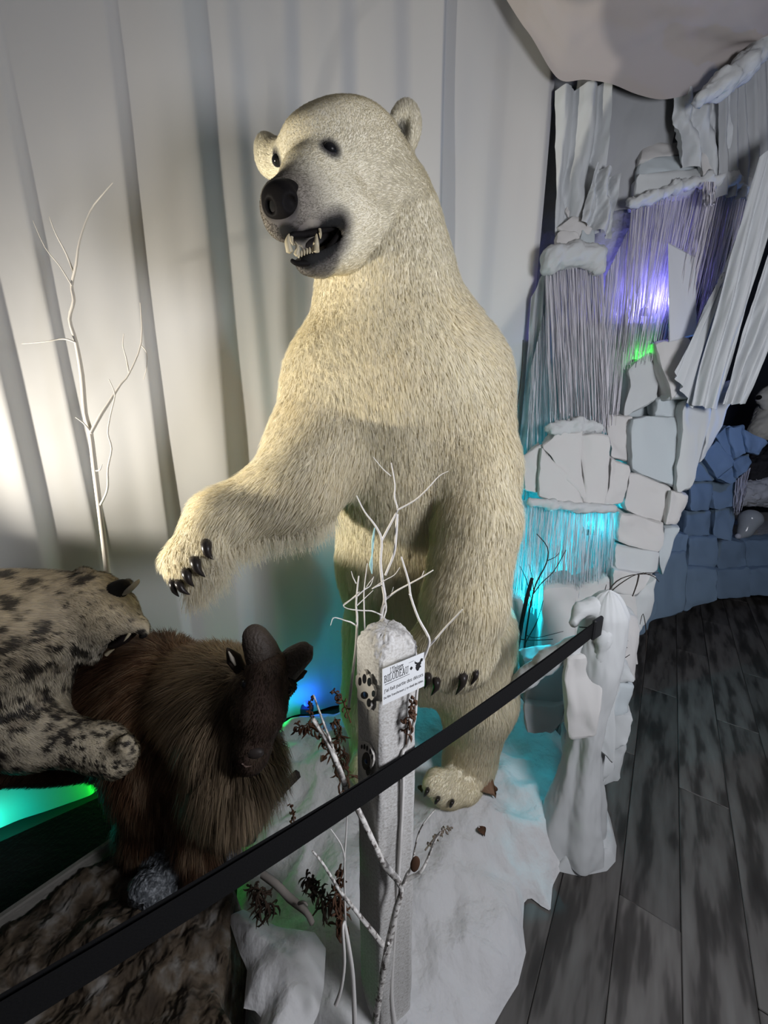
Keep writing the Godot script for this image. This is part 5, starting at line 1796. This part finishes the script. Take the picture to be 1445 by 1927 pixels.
# ---------------------------------------------------------------- twigs and litter
func sz(raw: Raw, px: Array, z0: float, z1: float, r0: float, r1: float) -> void:
	# a twig through pixels, between two distances from the lens plane; radii in pixels
	var pts := []
	var k := px.size() - 1
	for i in px.size():
		var t := float(i) / k
		var z := lerpf(z0, z1, t) + (rng.randf_range(-0.006, 0.006) if i > 0 and i < k else 0.0)
		pts.append([Pz(px[i][0], px[i][1], z), rz(lerpf(r0, r1, t) * rng.randf_range(0.9, 1.12), px[i][1], z)])
	var l := smooth_line(pts, 3)
	raw.tube(l[0], l[1], 6)
func knobs(raw: Raw, px: Array, z: float) -> void:
	for q in px:
		var p := Pz(q[0], q[1], z)
		raw.tube([p, p + Vector3(q[2], q[3], 0.004) * 0.012], [0.0018, 0.0009], 5)
func twig(called: String, label: String, m: Material, parts: Array, group := "") -> void:
	# parts[0] is the main stem, the rest its side shoots: [pixels, z0, z1, r0, r1]
	var s: Array = parts[0]
	var foot := Pz(s[0][0][0], s[0][0][1], s[1])
	var o := thing(called, label, "twig", foot, group)
	var raw := Raw.new()
	sz(raw, s[0], s[1], s[2], s[3], s[4])
	put("stem", raw.mesh(), m, o)
	for i in range(1, parts.size()):
		var q: Array = parts[i]
		var r := Raw.new()
		sz(r, q[0], q[1], q[2], q[3], q[4])
		put("shoot", r.mesh(), m, o)
func twigs() -> void:
	# the tall bare branch standing before the curtain
	var zw := func(x: float, y: float) -> float: return -(wall_d(x, y) * (cp - sp * (y - CY) / FOCAL)) + 0.16
	var z0: float = zw.call(200, 1060)
	var z1: float = zw.call(140, 520)
	var zr: float = zw.call(266, 640)
	twig("branch", "tall thin bare branch standing in front of the curtain at the left", mat(Color(0.50, 0.47, 0.43), 0.8), [
		[[[204, 1100], [201, 1066], [191, 985], [178, 881], [170, 815], [160, 777], [154, 707], [143, 644], [131, 601], [139, 566], [135, 537], [143, 499], [150, 453], [170, 397], [193, 366], [212, 344]], z0, z1, 6.0, 0.8],  # the upper tip traces the branch's shadow, built as wood
		[[[171, 815], [188, 784], [203, 761], [216, 740], [228, 722], [243, 703], [266, 644], [264, 570]], z0 + 0.02, zr + 0.03, 3.2, 0.9],
		[[[189, 950], [199, 930], [203, 912], [203, 881], [210, 844], [203, 815], [208, 780], [216, 745], [211, 727], [205, 714]], z0 + 0.03, z0 + 0.13, 2.2, 0.8],
		[[[143, 645], [128, 639], [112, 638], [85, 643], [41, 647]], z1 + 0.02, z1 + 0.05, 1.8, 0.8],
		[[[135, 537], [112, 500], [85, 466], [62, 415]], z1 + 0.01, z1 + 0.03, 1.4, 0.5],
		[[[139, 515], [125, 478], [105, 440], [93, 408]], z1, z1 + 0.02, 2.0, 0.7],
		[[[243, 703], [237, 672], [231, 650], [233, 628]], zr + 0.03, zr + 0.04, 1.5, 0.6],
		[[[170, 812], [158, 797], [142, 785]], z0 + 0.02, z0 + 0.03, 1.8, 0.7],
		[[[181, 886], [188, 884], [192, 874]], z0 + 0.02, z0 + 0.03, 1.5, 0.7],
		[[[266, 650], [276, 664], [276, 690], [270, 714]], zr + 0.03, zr + 0.02, 1.1, 0.5]])
	# white twigs standing round the plush post
	twig("white_twig", "forked white twig behind the post, reaching up before the bear's belly", M.twig, [
		[[[705, 1300], [712, 1230], [717, 1161], [724, 1128], [720, 1099], [716, 1058], [718, 1016], [706, 989], [686, 963], [671, 933]], -0.80, -0.76, 4.2, 1.2],
		[[[719, 1016], [731, 993], [743, 970], [748, 958], [742, 935], [743, 912], [736, 871]], -0.785, -0.76, 2.6, 1.0],
		[[[749, 959], [781, 941], [803, 921], [826, 896], [843, 887]], -0.77, -0.74, 2.0, 0.8],
		[[[736, 896], [720, 882], [702, 860]], -0.765, -0.755, 1.1, 0.5],
		[[[747, 968], [745, 1010], [741, 1043], [725, 1082]], -0.78, -0.79, 2.8, 2.4],
		[[[725, 1128], [746, 1112], [770, 1099], [792, 1087], [815, 1073]], -0.79, -0.75, 2.4, 1.2],
		[[[735, 1121], [740, 1105]], -0.785, -0.78, 1.3, 0.6], [[[793, 1087], [798, 1074]], -0.76, -0.755, 1.3, 0.6],
		[[[725, 1130], [726, 1150], [712, 1182], [692, 1190], [675, 1197]], -0.79, -0.72, 1.6, 1.4],
		[[[718, 1158], [700, 1150], [680, 1149], [656, 1146], [646, 1139], [660, 1128], [676, 1114]], -0.79, -0.74, 1.5, 0.8],
		[[[722, 1098], [708, 1104], [700, 1108], [724, 1092], [742, 1082], [752, 1068]], -0.785, -0.76, 1.3, 0.7]], "white twigs round the post")
	twig("white_twig", "straight white twig up the post's left edge, with a hooked side shoot", M.twig, [
		[[[656, 1330], [664, 1265], [670, 1213], [672, 1161], [670, 1141], [672, 1110], [675, 1084]], -0.66, -0.70, 3.0, 1.3],
		[[[671, 1178], [660, 1171], [650, 1168], [638, 1164], [627, 1163], [622, 1177]], -0.68, -0.66, 1.6, 0.7],
		[[[670, 1098], [664, 1086], [661, 1075]], -0.69, -0.69, 1.2, 0.6],
		[[[672, 1122], [685, 1110], [697, 1102], [703, 1085]], -0.69, -0.71, 1.5, 0.7],
		[[[671, 1140], [684, 1128], [702, 1111]], -0.69, -0.71, 1.3, 0.6],
		[[[669, 1122], [656, 1132], [646, 1140]], -0.69, -0.68, 1.4, 0.7]], "white twigs round the post")
	twig("white_twig", "thin upright white twig between the post and the bear's far leg", M.twig, [
		[[[687, 1260], [686, 1182], [685, 1140], [685, 1110], [691, 1060]], -0.74, -0.72, 1.8, 0.8], [[[686, 1110], [694, 1098], [703, 1086]], -0.73, -0.72, 1.0, 0.5]], "white twigs round the post")
	twig("white_twig", "long white twig rising along the post's right side and forking before the bear's arm", M.twig, [
		[[[742, 1925], [736, 1872], [740, 1786], [749, 1653], [758, 1486], [757, 1421], [766, 1403], [780, 1353], [784, 1306], [792, 1255], [806, 1217], [806, 1198], [788, 1165], [773, 1123], [769, 1095], [755, 1048]], -0.600, -0.624, 4.6, 1.7],
		[[[806, 1217], [820, 1202], [835, 1184], [852, 1166], [870, 1147]], -0.62, -0.60, 2.6, 1.2], [[[774, 1123], [769, 1118]], -0.622, -0.622, 1.5, 0.7]], "white twigs round the post")
	twig("birch_branch", "mottled forked birch branch in the foreground across the post's foot", M.bark, [
		[[[704, 1945], [717, 1850], [732, 1773], [745, 1712], [755, 1668], [723, 1627], [702, 1584], [676, 1529], [653, 1488], [643, 1459], [618, 1399], [600, 1370], [589, 1354]], -0.545, -0.62, 7.5, 4.0],
		[[[757, 1666], [770, 1653], [792, 1640], [806, 1612], [817, 1584], [829, 1565]], -0.55, -0.56, 4.0, 1.8],
		[[[758, 1664], [766, 1645], [774, 1632], [780, 1600], [787, 1570], [798, 1548], [818, 1524]], -0.55, -0.57, 3.2, 1.0],
		[[[720, 1778], [700, 1752], [682, 1730], [660, 1702], [641, 1679], [620, 1645], [603, 1619], [588, 1602]], -0.545, -0.53, 5.0, 2.0],
		[[[652, 1486], [636, 1440], [622, 1395], [605, 1350], [590, 1308]], -0.60, -0.62, 3.4, 1.6],
		[[[731, 1775], [722, 1800], [718, 1846]], -0.545, -0.545, 2.5, 1.5]])
	twig("white_twig", "pale stick leaning at the post's lower left", M.twig, [
		[[[668, 1940], [664, 1840], [656, 1780], [648, 1735]], -0.53, -0.55, 5.0, 3.0]], "white twigs round the post")
	twig("white_twig", "bent pale stick beside the snow patch at the bottom", M.twig, [
		[[[632, 1890], [642, 1860], [648, 1810], [645, 1750], [648, 1735]], -0.52, -0.55, 4.0, 2.6]], "white twigs round the post")
	twig("white_twig", "thin pale shoot left of the post under the belt", M.twig, [
		[[[650, 1740], [648, 1630], [652, 1560], [654, 1488]], -0.57, -0.60, 2.0, 1.5], [[[649, 1620], [642, 1590], [622, 1560]], -0.58, -0.58, 1.5, 0.9]], "white twigs round the post")
	# a glassy icicle hanging among the white twigs, cyan light put into its colour
	var ic := thing("glass_icicle", "clear icicle ornament painted with cyan light hanging among the white twigs before the bear's belly", "ornament", Pz(705, 995, -0.80))
	put("icicle", horn_mesh([Pz(705, 993, -0.80), Pz(702, 1015, -0.80), Pz(700, 1045, -0.80), Pz(698, 1062, -0.80), Pz(700, 1080, -0.80)], [0.001, 0.0032, 0.0016, 0.0042, 0.0008], 10), mat(Color(0.45, 0.75, 0.80), 0.08), ic)
	# sticks lying on the snow
	twig("stick", "short dark mottled stick lying on the snow right of the goat's beard", M.dark_bark, [[[[502, 1510], [520, 1495], [540, 1476], [560, 1456]], -0.98, -1.10, 9.0, 9.0]])
	twig("stick", "weathered grey stick lying over the snow patch below the belt", mat(Color(0.20, 0.18, 0.16), 0.85), [[[[494, 1645], [520, 1664], [545, 1690], [575, 1715], [588, 1738]], -0.66, -0.58, 7.0, 6.0], [[[562, 1700], [572, 1698], [578, 1704]], -0.60, -0.59, 3.0, 2.0]])
	twig("stick", "thin grey stick lying behind the belt beside the bluish stone", mat(Color(0.22, 0.2, 0.18), 0.85), [[[[424, 1560], [445, 1590], [460, 1625], [475, 1650]], -0.82, -0.72, 6.0, 5.0]])
	# black stake and dark twigs right of the bear
	twig("stake", "thin black stake leaning behind the bear's right side before the cyan light", M.black, [[[[956, 1320], [968, 1250], [978, 1190], [990, 1130], [1001, 1088]], -1.42, -1.40, 4.5, 3.6]])
	twig("dark_twig", "branching dark twig in front of the cyan lit threads", M.dark_bark, [
		[[[980, 1275], [986, 1230], [990, 1190], [1000, 1130], [1010, 1095], [1028, 1060], [1030, 1030], [1010, 1005]], -1.40, -1.46, 1.8, 0.8],
		[[[1003, 1118], [1020, 1096], [1042, 1075], [1065, 1035]], -1.42, -1.46, 1.2, 0.6], [[[998, 1125], [990, 1090], [978, 1065]], -1.42, -1.44, 1.0, 0.5],
		[[[988, 1210], [1010, 1170], [1022, 1130]], -1.40, -1.44, 1.2, 0.6], [[[1004, 1110], [1000, 1080], [995, 1062]], -1.43, -1.45, 0.9, 0.5], [[[990, 1195], [1010, 1200], [1060, 1188]], -1.40, -1.38, 1.0, 0.5],
		[[[975, 1202], [1000, 1205], [1040, 1203]], -1.38, -1.36, 1.2, 0.8], [[[1030, 1055], [1045, 1048], [1052, 1040]], -1.46, -1.46, 0.8, 0.4]])
	twig("dark_twig", "fine dark twigs rising behind the bear's shoulder against the curtain", M.dark_bark, [
		[[[975, 830], [972, 780], [978, 730], [982, 690], [984, 640]], -1.62, -1.66, 1.2, 0.6], [[[960, 760], [945, 720], [930, 700], [917, 690]], -1.62, -1.62, 1.0, 0.5], [[[950, 735], [938, 690], [930, 655]], -1.62, -1.62, 1.0, 0.5],
		[[[915, 660], [905, 645], [912, 630]], -1.6, -1.6, 1.0, 0.5], [[[945, 728], [952, 700], [950, 680]], -1.62, -1.62, 0.9, 0.4]])
	twig("dark_twig", "wiry dark twigs sticking out of the draped barrier post", M.dark_bark, [
		[[[1140, 1150], [1142, 1120], [1160, 1094], [1190, 1082], [1225, 1080]], -1.16, -1.20, 1.4, 0.7], [[[1145, 1118], [1165, 1100], [1200, 1080], [1240, 1078]], -1.17, -1.22, 1.2, 0.6], [[[1202, 1082], [1198, 1100], [1190, 1122]], -1.2, -1.18, 1.4, 1.0],
		[[[1140, 1140], [1138, 1115], [1141, 1100]], -1.16, -1.16, 1.0, 0.5], [[[1210, 1078], [1230, 1085], [1240, 1095]], -1.2, -1.2, 1.0, 0.5]])
	twig("dark_twig", "wiry dark twigs hanging down in front of the low ice pillar", M.dark_bark, [
		[[[1060, 1236], [1062, 1300], [1066, 1370], [1082, 1380], [1110, 1320], [1130, 1275]], -1.20, -1.19, 1.3, 1.1], [[[1112, 1200], [1118, 1222], [1128, 1236], [1130, 1275]], -1.10, -1.15, 1.2, 0.8],
		[[[1130, 1275], [1150, 1250], [1170, 1228], [1180, 1218]], -1.15, -1.12, 1.2, 0.6], [[[1140, 1262], [1148, 1240], [1151, 1205]], -1.14, -1.12, 1.2, 0.6], [[[1128, 1236], [1145, 1215], [1160, 1188]], -1.14, -1.12, 1.0, 0.5],
		[[[1090, 1180], [1130, 1182], [1160, 1184]], -1.08, -1.1, 0.9, 0.5], [[[1150, 1205], [1175, 1205], [1182, 1206]], -1.12, -1.12, 0.9, 0.5], [[[1145, 1268], [1165, 1246], [1185, 1232]], -1.14, -1.12, 1.0, 0.5], [[[1135, 1280], [1150, 1270], [1165, 1262]], -1.15, -1.14, 1.0, 0.5], [[[1215, 1225], [1216, 1190], [1210, 1155], [1204, 1175]], -1.3, -1.3, 1.0, 0.5]])

func fern(label: String, stem: Array, z0: float, z1: float, leaf: float, n: int, m: Material) -> void:
	# a dried frond: a stem with curled leaflets on both sides
	var o := thing("dry_fern", label, "fern", Pz(stem[0][0], stem[0][1], z0), "dried ferns")
	var raw := Raw.new()
	sz(raw, stem, z0, z1, 1.5, 0.7)
	put("stem", raw.mesh(), m, o)
	var pts := []
	for i in stem.size(): pts.append([Pz(stem[i][0], stem[i][1], lerpf(z0, z1, float(i) / (stem.size() - 1))), 0.0])
	var l: Array = smooth_line(pts, 8)[0]
	var lr := Raw.new()
	for k in n:
		var t := 0.2 + 0.8 * k / n
		var i := mini(int(t * (l.size() - 1)), l.size() - 2)
		var p: Vector3 = l[i]
		var dir := (l[i + 1] - l[i]).normalized() as Vector3
		var s := 1.0 if k % 2 == 0 else -1.0
		var out := (dir.cross(Vector3(0, 0.2, 1)).normalized() * s + dir * 0.5 + Vector3(rng.randf_range(-0.8, 0.8), rng.randf_range(-0.8, 0.5), rng.randf_range(-0.5, 0.9))).normalized()
		var curl := Vector3(rng.randf_range(-1, 1), rng.randf_range(-1, 1), rng.randf_range(-1, 1)).normalized()
		var len := leaf * (1.2 - 0.7 * t) * rng.randf_range(0.6, 1.2)
		var q := [p]
		var r := [0.0006]
		for j in range(1, 5):
			out = (out + Vector3(0, -0.35, 0.1) + out.cross(curl) * 0.75).normalized()
			q.append(q[-1] + out * len / 4.0)
			r.append([0.0018, 0.0030, 0.0024, 0.0004][j - 1])
		lr.tube(q, r, 4)
	var lf := put("leaflets", lr.mesh(), m, o)
	lf.set_meta("kind", "stuff")
func leaf_at(x: float, y: float, h: float, size: float, turn: float, label: String, m: Material) -> void:
	var c := G(x, y, h)
	var raw := Raw.new()
	var fn := func(u: float, w: float) -> Vector3:
		var a := u * 2.0 - 1.0
		var half := sin(PI * clampf(w, 0.02, 0.98)) * 0.45
		var p := Vector3(a * half, 0.18 * a * a + 0.25 * sin(w * 3.0) + 0.1 * noise.get_noise_2d(u * 6.0 + x, w * 6.0), w - 0.5)
		return c + Basis(Vector3.UP, turn) * p * size
	raw.grid(8, 10, fn)
	solo("dead_leaf", raw.mesh(), m, label, "leaf", "dead leaves on the snow")
func litter() -> void:
	var rust := mat(Color(0.085, 0.042, 0.024), 0.85)
	fern("curled dried fern frond at the foot of the curtain, leftmost of the ferns", [[652, 1480], [630, 1420], [600, 1375], [575, 1365], [555, 1372]], -0.86, -0.84, 0.045, 46, M.dry)
	fern("upright dried fern tip against the blue light", [[640, 1470], [610, 1390], [586, 1350], [583, 1325], [589, 1308]], -0.92, -0.95, 0.020, 34, M.dry)
	fern("bushy brown dried fern leaning on the birch branch left of the post", [[655, 1500], [648, 1460], [640, 1420], [636, 1380], [630, 1350]], -0.84, -0.88, 0.050, 64, rust)
	fern("small dried fern beside the post level with the upper plaque", [[660, 1360], [648, 1325], [636, 1308], [626, 1298]], -0.86, -0.90, 0.024, 26, M.dry)
	fern("reddish dried fern on the post's right edge under the sign", [[764, 1400], [768, 1360], [774, 1335], [780, 1312]], -0.60, -0.60, 0.022, 30, rust)
	fern("brown dried grass tuft at the post's lower left", [[640, 1770], [638, 1720], [636, 1680], [640, 1630]], -0.60, -0.62, 0.040, 70, rust)
	fern("pale dried flower head on the snow right of the post", [[800, 1600], [815, 1580], [830, 1565], [850, 1556]], -0.72, -0.78, 0.018, 26, mat(Color(0.16, 0.13, 0.10), 0.9))
	fern("dark weed sprig on the snow above the belt near the goat", [[555, 1560], [552, 1540], [550, 1525], [545, 1512]], -0.95, -0.97, 0.02, 18, M.dry)
	fern("dark root tangle on the rock below the belt", [[520, 1720], [500, 1700], [490, 1680], [470, 1670]], -0.68, -0.70, 0.05, 60, mat(Color(0.05, 0.032, 0.022), 0.9))
	fern("brown moss clump on the rock left of the post's foot", [[640, 1700], [610, 1690], [590, 1670], [575, 1650]], -0.66, -0.72, 0.05, 70, mat(Color(0.04, 0.028, 0.02), 0.9))
	leaf_at(906, 1566, 0.125, 0.034, 0.4, "small dark brown dead leaf alone on the snow in front of the bear's foot", rust)
	leaf_at(912, 1490, 0.15, 0.085, 0.9, "large brown dead leaf tucked against the bear's visible foot", mat(Color(0.20, 0.12, 0.075), 0.8))
	leaf_at(930, 1488, 0.13, 0.030, 2.0, "tiny dark curled leaf right of the large brown leaf", M.dry)
	leaf_at(1022, 1480, 0.12, 0.022, 1.0, "tiny dark leaf fragment on the snow near the draped post", M.dry)
	leaf_at(792, 1486, 0.14, 0.030, 0.2, "small olive brown leaf left of the bear's visible foot", mat(Color(0.09, 0.065, 0.03), 0.85))
	leaf_at(610, 1430, 0.14, 0.03, 2.4, "dark leaf fragment on the snow between goat and ferns", M.dry)
	var c := Pz(781, 1626, -0.545)
	solo("dead_leaf", ball(c, Vector3(0.009, 0.020, 0.003), Basis(Vector3.BACK, -0.1)), rust, "oval dark leaf clinging to the fork of the birch branch", "leaf")
